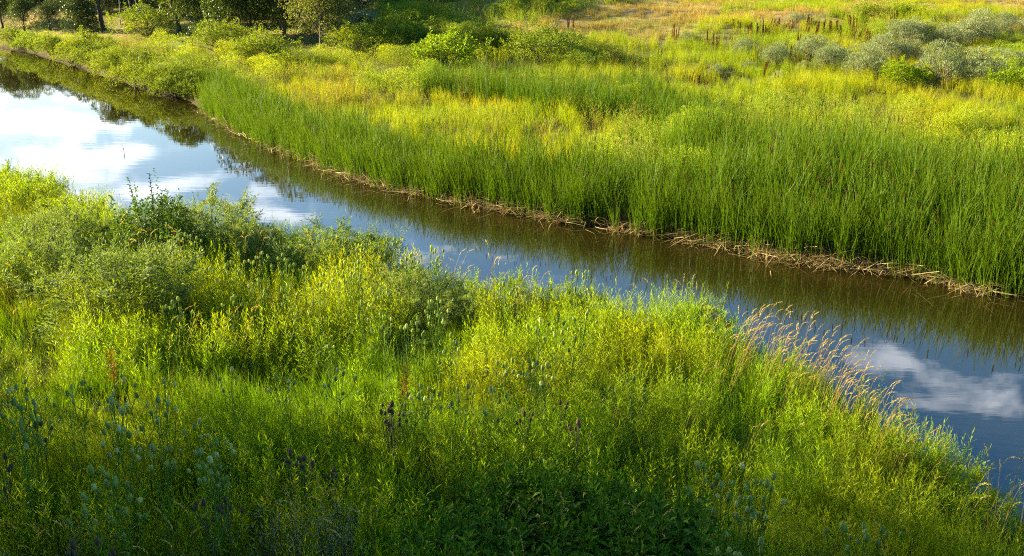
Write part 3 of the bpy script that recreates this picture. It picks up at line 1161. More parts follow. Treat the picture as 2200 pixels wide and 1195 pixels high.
# bushes of other kinds on the far bank
broad_p = [shrub_meshes('bush%d' % i, 1.0, 1.2, 16, 6000, .075, .035, M['bright_leaf'], up=.3, rl=.32, sprigs=40) for i in range(2)]
darkb_p = [shrub_meshes('dbush%d' % i, 1.0, 1.1, 16, 6000, .075, .024, M['olive'], up=.4, rl=.32, sprigs=45) for i in range(3)]
green_p = [shrub_meshes('gbush%d' % i, 1.0, 1.0, 16, 6000, .07, .02, M['forb'], up=.4, rl=.32, sprigs=45) for i in range(2)]
for pr, u, v, wpx, nm, lb, ct in (
        (broad_p[0], 955, 80, 120, 'leafy_bush', 'bright yellow-green bush standing alone in the meadow left of centre', 'bush'),
        (darkb_p[1], 1165, 58, 130, 'leafy_bush', 'large yellow-olive bush behind the back cattails, the biggest of the upper middle', 'bush'),
        (darkb_p[2], 1215, 66, 70, 'leafy_bush', 'bush at the right shoulder of the largest upper middle bush', 'bush'),
        (darkb_p[0], 1075, 70, 80, 'leafy_bush', 'olive bush just left of the largest upper middle bush', 'bush'),
        (darkb_p[1], 1040, 55, 110, 'leafy_bush', 'dark bush in the shade between two bright bushes', 'bush'),
        (darkb_p[2], 850, 30, 130, 'leafy_bush', 'wide bush in hill shade right of the dark trees', 'bush'),
        (darkb_p[0], 770, 52, 110, 'leafy_bush', 'dark bush beside the foot of the twin-stemmed tree', 'bush'),
        (darkb_p[1], 885, 62, 70, 'leafy_bush', 'dull brown-green bush left of the lone bright bush', 'bush'),
        (green_p[0], 1355, 178, 110, 'leafy_bush', 'low dark green mound in the meadow above the cattail stand', 'bush'),
        (green_p[1], 1190, 160, 110, 'leafy_bush', 'low pale green mound left of the dark green mound', 'bush'),
        (darkb_p[2], 1250, 82, 36, 'leafy_bush', 'small dark round bush alone right of the largest upper middle bush', 'bush'),
        (broad_p[1], 1955, 12, 70, 'leafy_bush', 'bright green bush above the grey brush, right of the rust-red shrub', 'bush'),
        (darkb_p[1], 1865, 8, 70, 'leafy_bush', 'dark olive bush behind the rust-red shrub on the upper slope', 'bush'),
        (broad_p[0], 1945, 135, 90, 'leafy_bush', 'bright green bush between the large pale brush and the yellow meadow', 'bush'),
        (broad_p[1], 2190, 150, 110, 'leafy_bush', 'bright green bush at the right edge below the grey brush', 'bush'),
        (darkb_p[0], 185, 68, 90, 'leafy_bush', 'dome-shaped bush on the far left bank by the white-leaved sapling', 'bush'),
        (darkb_p[1], 470, 48, 110, 'leafy_bush', 'dark olive bush in the meadow below the dark tree group', 'bush'),
        (darkb_p[2], 560, 70, 120, 'leafy_bush', 'shaded wide bush in the meadow below the dark trees, right of another', 'bush'),
        (darkb_p[2], 310, 15, 110, 'leafy_bush', 'rounded brown-green bush right of the thick tree trunk', 'bush'),
        (darkb_p[1], 425, 155, 60, 'leafy_bush', 'bush at the left end of the cattails overhanging the water', 'bush')):
    x, y, z = place(u, v, 1.0)
    dpt = y * CP + (CAM_H - z) * SP
    s = wpx / (FPX / dpt) / 2.0
    shrub('b', pr, u, v + 4, 1.0 * s, nm, lb, ct, 'bushes of the far meadow', s=s * .85, sx=1.45)
# row of mounds hanging over the far left waterline
mounds = [(20, 62, 60), (62, 68, 62), (105, 78, 66), (150, 92, 70), (195, 100, 74), (240, 118, 78), (285, 136, 84), (330, 150, 92), (372, 165, 86), (408, 172, 62), (300, 108, 80), (225, 88, 70)]
for i, (u, v, wpx) in enumerate(mounds):
    x, y, z = place(u, v, 1.0)
    dpt = y * CP + (CAM_H - z) * SP
    s = wpx / (FPX / dpt) / 2.0
    ordn = ['first', 'second', 'third', 'fourth', 'fifth', 'sixth', 'seventh', 'eighth', 'ninth', 'tenth'][i] if i < 10 else ''
    lb = ('olive green bush leaning over the far left waterline, %s from the left' % ordn) if i < 10 else \
        ('olive bush set back from the water behind the seventh waterline bush' if i == 10 else 'olive bush set back from the water behind the fifth waterline bush')
    shrub('m', random.choice(darkb_p + green_p[:1]), u, v, 1.2 * s, 'waterline_bush', lb, 'bush', 'bushes along the far left waterline', s=s, sx=1.25)

# rust-coloured dock stalks
dock_me = []
for i in range(4):
    b = MB()
    for _ in range(random.choice((2, 3, 4))):
        x0, y0 = G(0, .12), G(0, .12)
        az = U(0, 6.28)
        ln = U(0, .2)
        H = U(.8, 1.25)
        tp = Vector((x0 + math.cos(az) * H * ln, y0 + math.sin(az) * H * ln, H))
        b.tube([(x0, y0, 0), tuple(tp)], .012, .005, 4, 0)
        for _ in range(230):
            t = U(.3, 1)
            c = Vector((x0, y0, 0)).lerp(tp, t)
            b.leaf2(c + rdir() * .03 * (1.15 - t), rdir(.7), rdir(), .05, .025, 0)
    dock_me.append(b.mesh('dock', M['dock']))
docks = [(1580, 22), (1592, 24), (1615, 38), (1625, 42), (1640, 36), (1655, 40), (1662, 28), (1675, 24), (1690, 30), (1700, 34), (1708, 24), (1722, 60), (1735, 40), (1760, 38), (1770, 34), (1790, 32),
         (1800, 28), (1815, 30), (1832, 20), (1838, 28), (1862, 34), (1870, 18), (1878, 10), (1888, 14), (1900, 16), (1865, 50), (1912, 22), (1525, 60), (1545, 66), (1220, 24), (1232, 24), (1450, 46),
         (1460, 44), (1420, 88), (1360, 118), (1505, 140), (1485, 138), (1620, 100), (1640, 118), (1670, 128), (1902, 64), (1930, 105), (1180, 104), (1700, 82), (2160, 80), (1740, 22), (1925, 14), (1845, 44), (1812, 46)]
docks.sort()
for i, (u, v) in enumerate(docks):
    x, y, z = place(u, v, 1.15)
    o = link('dock_plant', random.choice(dock_me))
    o.location = (x, y, z)
    s = U(.55, 1.0)
    o.scale = (s * .9, s * .9, s)
    o.rotation_euler = (G(0, .08), G(0, .08), U(0, 6.28))
    where = 'on the upper slope above the grey brush' if v < 52 and u > 1500 else ('at the edge of the grey brush' if u > 1500 else 'in the meadow left of the grey brush')
    if 1860 <= u <= 1902 and v < 20:
        where = 'in the dense rust clump at the top of the brush patch'
    tag(o, 'rust-brown dried dock stalks ' + where, 'dock plant', 'rust-brown dock plants')

# ------------------------------------------------------------------ trees
tree_p = {
    'dark': tree_meshes(8.5, 3.2, .2, 30, 19000, .16, M['crown_dark'], .16, low=True),
    'leafy': tree_meshes(7.5, 2.7, .17, 26, 16000, .16, M['crown'], .16, low=True),
    'lean': tree_meshes(5.0, 1.7, .13, 16, 6000, .14, M['crown'], .28, leanx=-.18),
    'gold': tree_meshes(8.0, 2.4, .16, 22, 12000, .13, M['crown_gold'], .14),
    'thick': tree_meshes(8.5, 2.4, .34, 20, 11000, .15, M['crown'], .45),
    'cone': tree_meshes(3.2, 1.4, .09, 18, 7000, .12, M['crown_dark'], .03),
    'pale': tree_meshes(7.0, 1.3, .06, 12, 4500, .14, M['crown'], .5, bark=M['pale_bark']),
}


def tree(kind, u, v, s, label, rz=None, group='trees at the edge of the far meadow'):
    x, y, z = place(u, v + (20 if u < 380 else 28), 0.1)
    e = bpy.data.objects.new('tree', None)
    COL.objects.link(e)
    e.location = (x, y, z - .1)
    e.scale = (s, s, s)
    e.rotation_euler = (0, 0, U(0, 6.28) if rz is None else rz)
    tag(e, label, 'tree', group)
    link('crown', tree_p[kind][0], e)
    link('trunk', tree_p[kind][1], e)


tree('dark', 8, 40, .4, 'dark leafy tree cut by the top left corner')
tree('leafy', 52, 44, .36, 'green small tree beside the dark tree in the top left corner')
tree('dark', 108, 44, .25, 'low dark tree between the corner trees and the cone-shaped tree')
tree('cone', 176, 50, .85, 'small cone-shaped dark tree left of the thick trunk')
tree('thick', 222, 43, .5, 'tree with a thick bare dark trunk rising out of the frame')
tree('pale', 262, 30, .6, 'slim tree with a dull green-lit trunk just right of the thick trunk')
tree('pale', 280, 20, .6, 'slim pale-stemmed tree, left one of two behind the round bush')
tree('pale', 292, 20, .62, 'slim pale-stemmed tree, right one of two behind the round bush')
tree('lean', 382, 42, 1.0, 'tree with a thin leaning dark trunk left of the dark group', rz=0)
tree('leafy', 432, 46, .55, 'sunlit leafy tree at the left end of the dark tree group')
tree('leafy', 492, 52, .62, 'rounded dark green tree, second of the dark tree group')
tree('dark', 545, 56, .6, 'dark tree in the middle of the dark group, partly sunlit')
tree('dark', 608, 62, .62, 'dark tree at the right end of the dark group above the teal bushes')
tree('gold', 688, 74, .8, 'twin-stemmed olive-leaved tree hanging low over the meadow')
tree('gold', 702, 70, .62, 'slimmer stem of foliage right against the twin-stemmed tree')
# woods further back, hardly more than a backdrop of crowns
back = [(-20, 26), (45, 22), (120, 22), (330, 22), (430, 28), (520, 34), (590, 38), (650, 44), (-60, 20), (30, 8), (80, 4), (140, 2), (200, 6), (250, 4), (330, 6), (400, 12), (470, 14), (540, 16), (620, 18), (700, 20), (-140, 30), (760, 10)]
for i, (u, v) in enumerate(back):
    x, y, z = place(u, v + 10, 0)
    e = bpy.data.objects.new('tree', None)
    COL.objects.link(e)
    s = U(.38, .48) if u < 470 else U(1.0, 1.25)
    e.location = (x, y + U(0, 6), z - .1)
    e.scale = (s, s, s)
    e.rotation_euler = (0, 0, U(0, 6.28))
    kd = random.choice(('dark', 'leafy', 'leafy'))
    nth = ['just past the left edge', 'behind the corner trees, low', 'in the gap left of the cone-shaped tree', 'in the gap behind the leaning tree', 'filling the gap after the leaning tree', 'filling the middle of the dark group',
           'low behind the right dark tree', 'filling the gap left of the twin-stemmed tree', 'beyond the left edge', 'above the small green corner tree', 'above the low dark tree', 'left of the cone-shaped tree', 'behind the thick trunk', 'behind the slim dull trunk',
           'behind the round bush', 'behind the leaning tree', 'behind the sunlit leafy tree', 'behind the middle dark tree', 'behind the right end of the dark group',
           'behind the twin-stemmed tree', 'far beyond the left edge', 'at the foot of the shaded hill'][i]
    tag(e, 'background tree of the far wood ' + nth, 'tree', 'trees of the far wood')
    link('crown', tree_p[kd][0], e)
    link('trunk', tree_p[kd][1], e)
ORDW = ['first', 'second', 'third', 'fourth', 'fifth', 'sixth', 'seventh', 'eighth', 'ninth', 'tenth', 'eleventh', 'twelfth', 'thirteenth', 'fourteenth', 'fifteenth', 'sixteenth']
for i in range(16):
    u = -40 + i * 50
    x, y, z = place(u, 40 + max(0, (u - 350) * .08), 0)
    e = bpy.data.objects.new('thicket_tree', None)
    COL.objects.link(e)
    s = U(.30, .38) if u < 470 else U(.5, .7)
    e.location = (x, y + U(1, 4), z - .1)
    e.scale = (s * 1.5, s * 1.3, s)
    e.rotation_euler = (0, 0, U(0, 6.28))
    tag(e, 'low dark thicket tree closing the wood edge at the top left, %s from the left' % ORDW[i], 'tree', 'low thicket trees of the wood edge')
    link('crown', tree_p['dark'][0], e)
    link('trunk', tree_p['dark'][1], e)
# white-leaved sapling on the far left bank
bb = MB()
for i in range(130):
    t = U(.15, 1)
    a = U(0, 6.28)
    r = U(.05, .38) * (1.1 - t * .6)
    bb.leaf((r * math.cos(a), r * math.sin(a), 2.1 * t), rdir(.2), (0, 0, 1), .15, .10, 0)
x, y, z = place(178, 66, 2.1)
e = bpy.data.objects.new('sapling', None)
COL.objects.link(e)
e.location = (x, y, z)
tag(e, 'slim sapling with pale glinting leaves on the far left bank', 'sapling')
link('foliage', bb.mesh('foliage', M['dark_leaf']), e)
sb2 = MB()
sb2.tube([(0, 0, -.1), (.04, .02, 1.1), (.0, 0, 2.0)], .022, .008, 6)
link('stem', sb2.mesh('stem', M['bark']), e)

# trees standing on the near bank just out of the picture; they throw the evening shade across the near plants
for i, (x, y, s) in enumerate(((-20, 12.1, 2.25), (-26, 10.5, 2.55), (-15.5, 4.6, 1.9), (-14, .8, 2.1), (-27, 3, 2.3), (-28, 13.5, 2.3), (-17, -6, 1.9), (-20, 3, 2.4))):
    e = bpy.data.objects.new('tree', None)
    COL.objects.link(e)
    e.location = (x, y, gz(x, y) - .1)
    e.scale = (s, s, s)
    e.rotation_euler = (0, 0, i * 1.3)
    nm = 'dark' if i % 2 == 0 else 'leafy'
    tag(e, 'tree on the near bank beyond the left edge, %s' % ['closest to the shade line', 'second row behind the first', 'level with the teasels', 'beside the embankment', 'outer one near the embankment',
        'outermost on the waterside', 'behind the camera', 'inner tall one between its neighbours'][i], 'tree', 'trees left of the near bank')
    link('crown', tree_p[nm][0], e)
    link('trunk', tree_p[nm][1], e)

# ------------------------------------------------------------------ near bank shrubs
nb_dark = shrub_meshes('near_dark', 1.1, 1.35, 20, 8000, .055, .03, M['dark_leaf'], up=.1, rl=.30, sprigs=30)
nb_wil = [shrub_meshes('near_willow%d' % i, 1.0, 1.1, 17, 11000, .075, .012, M['willow'], up=.6, rl=.30, sprigs=110) for i in range(3)]
nb_grn = [shrub_meshes('near_green%d' % i, .8, 1.0, 12, 4200, .06, .014, M['bright_leaf'], up=.6, rl=.30, sprigs=70) for i in range(3)]
for pr, u, v, s, sx, nm, lb in (
        (nb_dark, 325, 440, 1.25, 1.0, 'leafy_shrub', 'dark green broad-leaved shrub rising highest on the near bank against the water'),
        (nb_wil[0], 440, 452, 1.1, 1.3, 'willow_shrub', 'silvery willow shrub against the water, right of the dark broad-leaved shrub'),
        (nb_wil[1], 505, 500, .85, 1.1, 'willow_shrub', 'small willow at the right end of the shrub mass, dark below'),
        (nb_wil[2], 120, 470, .9, 1.4, 'willow_shrub', 'pale silvery willow left of the dark broad-leaved shrub'),
        (nb_wil[0], 250, 560, .95, 1.5, 'willow_shrub', 'wide grey-green willow below the dark broad-leaved shrub'),
        (nb_wil[1], 70, 540, .85, 1.4, 'willow_shrub', 'grey-green willow at the left edge below the pale one'),
        (nb_wil[2], 720, 506, .9, 1.5, 'willow_shrub', 'pale feathery willow on the bank above the tall teasels'),
        (nb_wil[0], 775, 520, .75, 1.1, 'willow_shrub', 'rounded silvery willow at the water left of the tallest teasel'),
        (nb_wil[1], 885, 600, .8, 1.2, 'willow_shrub', 'dark-bodied willow below the tallest teasel'),
        (nb_wil[2], 980, 640, .6, 1.1, 'willow_shrub', 'small dark willow right of the dark-bodied one'),
        (nb_grn[0], 610, 495, .8, 1.1, 'leafy_shrub', 'bright yellow-green shrub at the water between two willows'),
        (nb_grn[1], 1100, 582, .9, .7, 'leafy_shrub', 'tall light green sapling shrub at the waterside in the middle'),
        (nb_grn[2], 1010, 600, .7, 1.1, 'leafy_shrub', 'light green shrub left of the tall waterside sapling'),
        (nb_grn[0], 1190, 608, .8, 1.1, 'leafy_shrub', 'light green shrub right of the tall waterside sapling'),
        (nb_wil[0], 1250, 620, .6, 1.1, 'willow_shrub', 'wispy willow among teasels at the middle waterside'),
        (nb_grn[1], 1330, 660, .7, 1.3, 'leafy_shrub', 'bushy green shrub left of the golden plumes, dark on one side'),
        (nb_wil[1], 1500, 668, .6, 1.2, 'willow_shrub', 'willow sprig bush at the left end of the golden plumes'),
        (nb_grn[2], 290, 690, .8, 1.0, 'leafy_shrub', 'round yellow-green shrub below the wide grey-green willow'),
        (nb_grn[0], 1900, 920, .75, 1.3, 'leafy_shrub', 'yellow-green shrub at the water below the golden plumes'),
        (nb_grn[1], 2010, 985, .75, 1.4, 'leafy_shrub', 'yellow-green shrub on the bank in the lower right, by the waterline'),
        (nb_grn[2], 2110, 1040, .7, 1.3, 'leafy_shrub', 'green shrub nearest the lower right corner of the bank'),
        (nb_grn[0], 60, 372, 1.0, 1.4, 'leafy_shrub', 'bright green shrub at the left edge against the white water'),
        (nb_grn[1], 150, 415, .9, 1.4, 'leafy_shrub', 'bright green shrub on the left bank, right of the edge one'),
        (nb_grn[2], 0, 352, 1.0, 1.3, 'leafy_shrub', 'green shrub cut by the left edge above the others')):
    shrub('n', pr, u, v, (1.25 if pr is nb_dark else 1.05) * s * 1.02, nm, lb, 'shrub', 'shrubs of the near bank', s=s * (1.0 if pr in nb_wil else .88), sx=sx * 1.05)
# shoots on top of the dark shrub
x, y, z = place(325, 440, 1.6)
e = bpy.data.objects.new('young_tree', None)
COL.objects.link(e)
e.location = (x, y + .1, z + .3)
tag(e, 'thin upright shoot with round leaves standing out above the dark shrub', 'sapling')
b, b2 = MB(), MB()
for (x0, hh) in ((0, 1.95), (.22, 1.6), (-.45, 1.72)):
    b2.tube([(x0 * .3, 0, 0), (x0, 0, hh)], .014, .005, 5)
    for i in range(26):
        t = .55 + .45 * i / 26
        a = i * 2.4
        b.leaf((x0 * (.3 + .7 * t), 0, hh * t), (math.cos(a), math.sin(a), .5), (0, 0, 1), .085 * (1.3 - .5 * t), .055, 0)
link('leaves', b.mesh('leaves', M['dark_leaf']), e)
link('stems', b2.mesh('stems', M['bark']), e)

# ------------------------------------------------------------------ big-leaved plants, bottom centre
leaf_me = []
for i in range(3):
    b = MB()
    b.leaf((0, 0, 0), (1, 0, 0), (0, 0, 1), 1.0, U(.36, .46), 0, fold=.22)
    leaf_me.append(b.mesh('leaf', M['shade_leaf']))
lstem = MB()
lstem.tube([(0, 0, -.1), (.02, .01, .5), (0, 0, 1.0)], .009, .004, 5)
lstem = lstem.mesh('stem', M['shade_leaf'])


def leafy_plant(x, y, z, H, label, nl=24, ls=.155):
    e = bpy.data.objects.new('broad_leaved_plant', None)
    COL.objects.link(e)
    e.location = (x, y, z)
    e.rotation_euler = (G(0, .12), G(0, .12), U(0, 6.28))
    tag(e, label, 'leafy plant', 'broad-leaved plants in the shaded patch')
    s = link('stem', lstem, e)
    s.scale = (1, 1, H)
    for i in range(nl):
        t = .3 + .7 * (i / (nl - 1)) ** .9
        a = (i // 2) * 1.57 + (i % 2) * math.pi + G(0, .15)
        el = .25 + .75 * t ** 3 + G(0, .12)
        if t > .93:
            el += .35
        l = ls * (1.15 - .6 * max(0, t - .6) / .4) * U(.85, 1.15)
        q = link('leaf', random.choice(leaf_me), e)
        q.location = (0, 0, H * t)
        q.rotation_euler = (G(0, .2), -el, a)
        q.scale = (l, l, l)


P = np.array(leafy_patch, float)
got = []
tries = 0
while len(got) < 74 and tries < 9000:
    tries += 1
    u, v = U(880, 1570), U(975, 1235)
    if not in_poly(np.array([u]), np.array([v]), P)[0]:
        continue
    H = U(.85, 1.2)
    x, y, z = place(u, v, H)
    if any((x - g[0]) ** 2 + (y - g[1]) ** 2 < .19 ** 2 for g in got):
        continue
    got.append((x, y, z, H, u, v))
for x, y, z, H, u, v in got:
    side = 'left' if u < 1110 else ('right' if u > 1340 else 'middle')
    dep = 'at its upper rim' if v < 1060 else ('low down' if v > 1140 else 'half way down')
    leafy_plant(x, y, z, H, 'broad-leaved dark green plant in the shaded bottom patch, %s part, %s' % (side, dep))
leafc = []
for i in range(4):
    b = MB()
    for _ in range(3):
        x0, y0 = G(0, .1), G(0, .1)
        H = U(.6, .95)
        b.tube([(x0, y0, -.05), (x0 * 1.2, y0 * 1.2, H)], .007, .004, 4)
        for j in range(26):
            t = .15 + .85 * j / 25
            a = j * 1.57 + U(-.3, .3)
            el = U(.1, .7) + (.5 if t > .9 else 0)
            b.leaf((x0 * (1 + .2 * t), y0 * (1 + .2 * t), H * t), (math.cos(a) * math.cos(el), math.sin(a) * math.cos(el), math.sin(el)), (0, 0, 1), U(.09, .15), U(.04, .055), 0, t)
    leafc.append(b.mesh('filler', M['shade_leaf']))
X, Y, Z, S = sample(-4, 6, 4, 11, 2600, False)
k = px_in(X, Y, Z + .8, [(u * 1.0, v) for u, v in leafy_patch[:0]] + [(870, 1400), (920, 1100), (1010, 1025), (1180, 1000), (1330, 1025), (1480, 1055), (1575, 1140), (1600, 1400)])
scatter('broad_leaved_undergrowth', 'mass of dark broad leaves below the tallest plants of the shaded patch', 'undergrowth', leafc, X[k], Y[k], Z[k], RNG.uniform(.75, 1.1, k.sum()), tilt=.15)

# ------------------------------------------------------------------ teasels
hd = MB()
hd.lathe((0, 0, 0), (0, 0, 1), [(0, .008), (.008, .017), (.03, .0225), (.05, .0215), (.066, .015), (.076, .006), (.078, .001)], 8)
for _ in range(90):         # bristles
    a, t = U(0, 6.28), U(.05, .98)
    r = .019 * math.sin(math.pi * (t * .8 + .12)) + .003
    c = Vector((r * math.cos(a), r * math.sin(a), .078 * t))
    hd.leaf2(c, (math.cos(a), math.sin(a), .7), rdir(), .011, .003)
head_g, head_p, head_d = (hd.mesh('flower_head', M[m]) for m in ('teasel_head', 'teasel_pale', 'dead_head'))
br = MB()
for i in range(8):
    a = i * .785
    br.blade((.006 * math.cos(a), .006 * math.sin(a), 0), a, U(.05, .09), .005, 1.25, -1.3, 4, 0, twist=a + 1.57)
bract_g, bract_d = br.mesh('bracts', M['teasel_stem']), br.mesh('bracts', M['dead_stem'])
tl = []
for i in range(2):
    b = MB()
    b.leaf((0, 0, 0), (1, 0, .6), (0, 0, 1), .17, .036, 0, fold=.3)
    tl.append(b.mesh('leaf', M['teasel_leaf']))


def teasel_kind(nh, H, dead=False):
    """stem mesh plus head and leaf positions"""
    b = MB()
    heads, leaves = [], []
    lean = Vector((G(0, .05), G(0, .05), 0))

    def stem_at(z):
        return Vector((lean.x * z, lean.y * z, z))
    zt = H - .08
    b.tube([(0, 0, -.1), tuple(stem_at(zt * .5)), tuple(stem_at(zt))], .006, .003, 5)
    heads.append((stem_at(zt), Vector((lean.x, lean.y, 1)), 1.0))
    for i in range(nh - 1):
        z0 = zt * U(.45, .8) if i else zt * .72
        a = i * 1.57 + U(-.4, .4)
        L_ = (zt - z0) * U(.55, 1.02)
        o = Vector((math.cos(a), math.sin(a), 0)) * U(.07, .17)
        p0 = stem_at(z0)
        p1 = p0 + o * .8 + Vector((0, 0, L_ * .45))
        p2 = p0 + o * 1.1 + Vector((0, 0, L_))
        b.tube([tuple(p0), tuple(p1), tuple(p2)], .0045, .003, 4)
        heads.append((p2, p2 - p1, U(.6, .9)))
    for z0 in (.3, .47, .64, .78):
        a = U(0, 3.14)
        for q in (0, math.pi):
            leaves.append((stem_at(zt * z0), a + q, 1.25 - z0 * .8))
    return b.mesh('stem', M['dead_stem'] if dead else M['teasel_stem']), heads, leaves


tk = [teasel_kind(n_, h_) for n_, h_ in ((7, 1.6), (5, 1.5), (8, 1.7), (4, 1.4), (6, 1.55))]
tkd = [teasel_kind(n_, h_, True) for n_, h_ in ((9, 1.35), (6, 1.2))]


def teasel(u, v, kind, label, group, dead=False, pale=.2, s=1.0, dmin=4):
    me, heads, leaves = kind
    H = max(h[0].z for h in heads) + .08
    x, y, z = place(u, v, H * s, dmin)
    e = bpy.data.objects.new('dead_teasel' if dead else 'teasel', None)
    COL.objects.link(e)
    e.location = (x, y, z)
    e.rotation_euler = (G(0, .03), G(0, .03), U(0, 6.28))
    e.scale = (s, s, s)
    tag(e, label, 'teasel', group)
    link('stem', me, e)
    for p, d, hs_ in heads:
        hme = head_d if dead else (head_p if random.random() < pale else head_g)
        q = link('flower_head', hme, e)
        q.location = p
        q.rotation_euler = Vector(d).to_track_quat('Z', 'Y').to_euler()
        q.scale = (hs_ * 1.0,) * 3
        r = link('bracts', bract_d if dead else bract_g, q)
    if not dead:
        for p, a, ls in leaves:
            q = link('leaf', random.choice(tl), e)
            q.location = p
            q.rotation_euler = (0, U(-.2, .2), a)
            q.scale = (ls, ls, ls)


clusters = {
    'in the shade at the far left edge': [(30, 868), (38, 905), (20, 935), (45, 800), (65, 855)],
    'in the shaded left clump, upper part': [(150, 812), (140, 850), (230, 845), (250, 855), (290, 808), (345, 800), (310, 850), (335, 862), (280, 880)],
    'in the shaded left clump, lower part': [(205, 1012), (240, 1022), (258, 1035), (230, 1095), (278, 1080), (292, 925), (325, 968), (352, 985), (205, 935)],
    'in the shaded clump right of the biggest left clump': [(448, 900), (465, 930), (488, 950), (430, 1000), (480, 800), (455, 1008)],
    'around the willows at the left': [(50, 480), (130, 500), (158, 495), (175, 500), (240, 500), (270, 498), (325, 505), (305, 560)],
    'in front of the dark shrub, sunlit': [(355, 545), (385, 540), (402, 500), (412, 505), (440, 570), (362, 640), (388, 638)],
    'in the big sunlit stand left of centre': [(490, 635), (510, 568), (530, 540), (552, 548), (570, 542), (592, 545), (612, 560), (640, 615), (655, 575), (690, 585), (715, 590), (692, 650), (618, 655), (545, 600), (670, 610)],
    'in the sunlit stand below the pale willow': [(740, 590), (752, 568), (770, 535), (762, 552), (778, 585), (790, 645), (810, 640), (705, 735)],
    'on the bank beside the tallest water-edge teasel': [(850, 505), (870, 540), (882, 548), (915, 525), (943, 538), (935, 555)],
    'in the middle of the near bank, above centre': [(836, 615), (835, 672), (820, 690), (865, 690), (880, 682), (925, 668), (940, 635), (942, 650), (975, 735), (962, 720), (905, 740)],
    'in the middle stretch right of the small dark willow': [(1090, 610), (1115, 628), (1148, 690), (1190, 688), (1140, 760), (1165, 770), (1215, 720)],
    'at the middle waterside beside the wispy willow': [(1230, 572), (1246, 575), (1238, 660)],
    'low in the centre where the shade begins': [(946, 832), (978, 825), (965, 855), (1090, 780), (1108, 785), (1160, 782), (1185, 788), (1170, 815), (1345, 808), (1090, 830), (855, 850), (640, 800), (700, 792)],
    'in the lower right clump by the dark leafy patch': [(1545, 1010), (1567, 1060), (1608, 1000), (1625, 1035), (1640, 1010), (1545, 1080), (1632, 1082), (1588, 1095)],
    'at the bottom right edge of the picture': [(1875, 1135), (1890, 1128), (1858, 1150), (1550, 1178), (1637, 1175)],
}
ORD = ['leftmost', 'second from the left', 'third from the left', 'fourth from the left', 'fifth from the left', 'sixth from the left', 'seventh from the left', 'eighth from the left',
       'ninth from the left', 'tenth from the left', 'eleventh from the left', 'twelfth from the left', 'thirteenth from the left', 'fourteenth from the left', 'fifteenth from the left']
for nm, pts in clusters.items():
    pts = sorted(pts)
    for i, (u, v) in enumerate(pts):
        od = 'rightmost' if i == len(pts) - 1 else ORD[i]
        teasel(u, v, random.choice(tk), 'green teasel %s, %s' % (nm, od), 'green teasels ' + nm, pale=.35 if ('shade' in nm or 'lower' in nm) else .08, s=U(.88, 1.08))
for u, v, lb in ((830, 855, 'dark dead teasel with many heads in the lower centre, leftmost of three'), (845, 880, 'dark dead teasel in the lower centre, rightmost of three'), (838, 865, 'dark dead teasel in the lower centre, middle of three'),
                 (625, 968, 'dark dead teasel at the lower left edge of the lit grass, taller one'), (642, 992, 'dark dead teasel just right of the taller dark one in the lower left'),
                 (450, 1072, 'dark dead teasel near the bottom, left of a close pair'), (490, 1082, 'dark dead teasel near the bottom, right of a close pair'), (85, 905, 'dark dead teasel among green ones at the left edge'),
                 (12, 965, 'dark dead teasel cut by the left edge'), (130, 1160, 'dark dead teasel at the bottom left corner'), (205, 1172, 'dark dead teasel at the bottom, right of the corner one'),
                 (1240, 900, 'single dark dead teasel head above the broad-leaved patch'), (1205, 870, 'brown dead teasel leaning in the grass right of centre'), (1130, 890, 'brown dead teasel leaning left below the centre teasels'),
                 (720, 1008, 'dark dead teasel alone left of the white fluffy flowers'), (115, 505, 'dark dead teasel among the willows at the left')):
    teasel(u, v, random.choice(tkd), lb, 'dead dark teasels', dead=True, s=U(.85, 1.05))

# ------------------------------------------------------------------ golden plumes on the point
plume_me = []
for i in range(7):
    b = MB()
    for _ in range(2 if i % 2 else 1):
        plume(b, (G(0, .05), G(0, .05), 0), G(0, .35), U(1.35, 1.75), 0, 1, lean=U(.02, .3), head=.17, size=1.35)
    for _ in range(5):
        b.blade((G(0, .05), G(0, .05), 0), G(0, .8), U(.7, 1.1), .010, U(.05, .3), U(.2, .9), 4, 2)
    plume_me.append(b.mesh('plume_grass', M['gold'], M['panicle'], M['grass']))
zones = (('at the point where the near bank meets the water, left part', [(1500, 720), (1640, 740), (1610, 640), (1500, 690)], 34),
         ('at the point where the near bank meets the water, right part', [(1640, 740), (1830, 830), (1780, 720), (1650, 650)], 95),
         ('along the bank edge below the point', [(1790, 840), (1960, 960), (1950, 890), (1850, 800)], 26),
         ('along the lower right bank edge', [(1960, 960), (2180, 1080), (2200, 1040), (2050, 950)], 9),
         ('in the sunlit grass left of the point', [(1400, 800), (1700, 980), (1800, 900), (1500, 760)], 8))
for nm, pg, cnt in zones:
    c = 0
    P = np.array(pg, float)
    while c < cnt:
        u, v = U(P[:, 0].min(), P[:, 0].max()), U(P[:, 1].min(), P[:, 1].max())
        if not in_poly(np.array([u]), np.array([v]), P)[0]:
            continue
        x, y, z = place(u, v, 1.25)
        o = link('golden_plume', random.choice(plume_me))
        o.location = (x, y, z)
        s = U(.58, .82)
        o.scale = (s, s, s)
        o.rotation_euler = (0, 0, G(0, .5))
        tag(o, 'golden grass plume ' + nm, 'grass plume', 'golden plumes ' + nm)
        c += 1

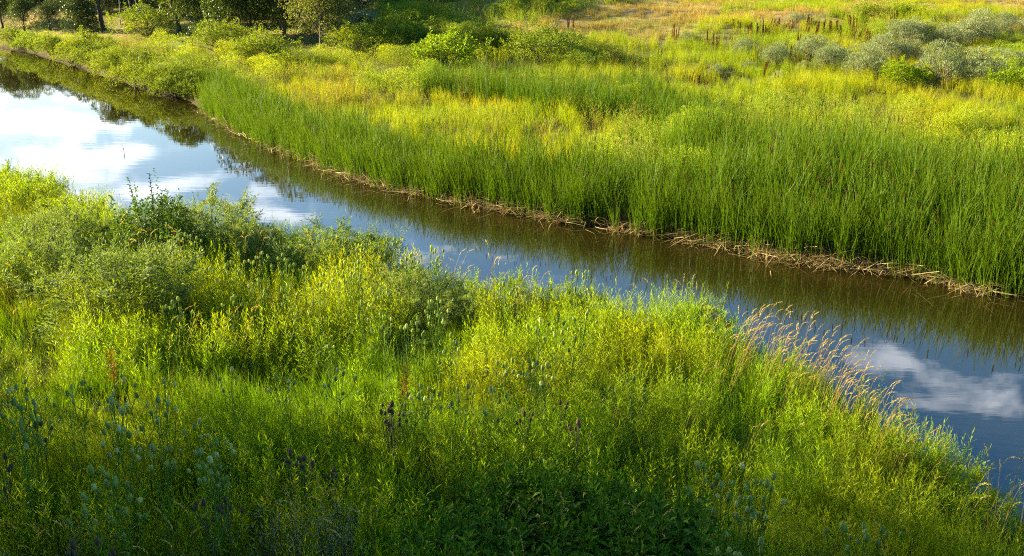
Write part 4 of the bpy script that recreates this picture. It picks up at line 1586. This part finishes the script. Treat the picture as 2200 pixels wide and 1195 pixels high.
# ------------------------------------------------------------------ white fluffy flowers
fl_st, fl_hd = MB(), MB()
for i in range(9):
    a = i * .7
    r = U(.04, .2)
    zt = U(.6, .95)
    fl_st.tube([(0, 0, 0), (r * .4 * math.cos(a), r * .4 * math.sin(a), zt * .6), (r * math.cos(a), r * math.sin(a), zt)], .005, .002, 4)
    for _ in range(5):
        c = Vector((r * math.cos(a), r * math.sin(a), zt)) + rdir() * .05
        for _ in range(8):
            fl_hd.leaf2(c, rdir(.3), rdir(), .014, .004)
fl_st, fl_hd = fl_st.mesh('stem', M['dead_stem']), fl_hd.mesh('seed_fluff', M['fluff'])
for i, (u, v) in enumerate(sorted([(560, 1088), (600, 1112), (628, 1085), (690, 1105), (722, 1095), (712, 1125), (745, 1145), (440, 1175), (160, 1122), (640, 1140), (665, 1178), (22, 1188), (580, 1150), (735, 1078)])):
    x, y, z = place(u, v, .95)
    e = bpy.data.objects.new('fluffy_flower', None)
    COL.objects.link(e)
    e.location = (x, y, z)
    e.rotation_euler = (0, 0, U(0, 6.28))
    tag(e, 'white fluffy seed flower in the shade at the bottom left, ' + (ORD[i] if i < 13 else 'rightmost'), 'flower', 'white fluffy flowers in the shade')
    link('stem', fl_st, e)
    tag(link('seed_fluff', fl_hd, e), kind='stuff')

# ------------------------------------------------------------------ small rust plants and the two specks on the water
for u, v, lb in ((235, 745, 'small rusty orange plant in the grass at the left'), (1330, 870, 'small rusty orange plant low in the sunlit grass'), (870, 775, 'small rusty plant right of the tall central teasels')):
    b = MB()
    for _ in range(160):
        t = U(.2, 1)
        b.leaf2((G(0, .04), G(0, .04), .75 * t), rdir(.8), rdir(), .035, .018)
    b.tube([(0, 0, 0), (0, 0, .7)], .005, .003, 4)
    x, y, z = place(u, v, .95)
    o = link('rusty_plant', b.mesh('rusty_plant', M['rust']))
    o.location = (x, y, z + .15)
    tag(o, lb, 'plant')
x, y = at_plane(266, 328, 0)
b = MB()
b.tube([(0, 0, -.2), (.01, 0, .12), (-.02, 0, .26)], .014, .006, 5)
b.tube([(.0, 0, .12), (-.07, 0, .2)], .007, .004, 4)
o = link('twig', b.mesh('twig', M['bark']))
o.location = (x, y, 0)
tag(o, 'small dark twig poking out of the bright water', 'twig')
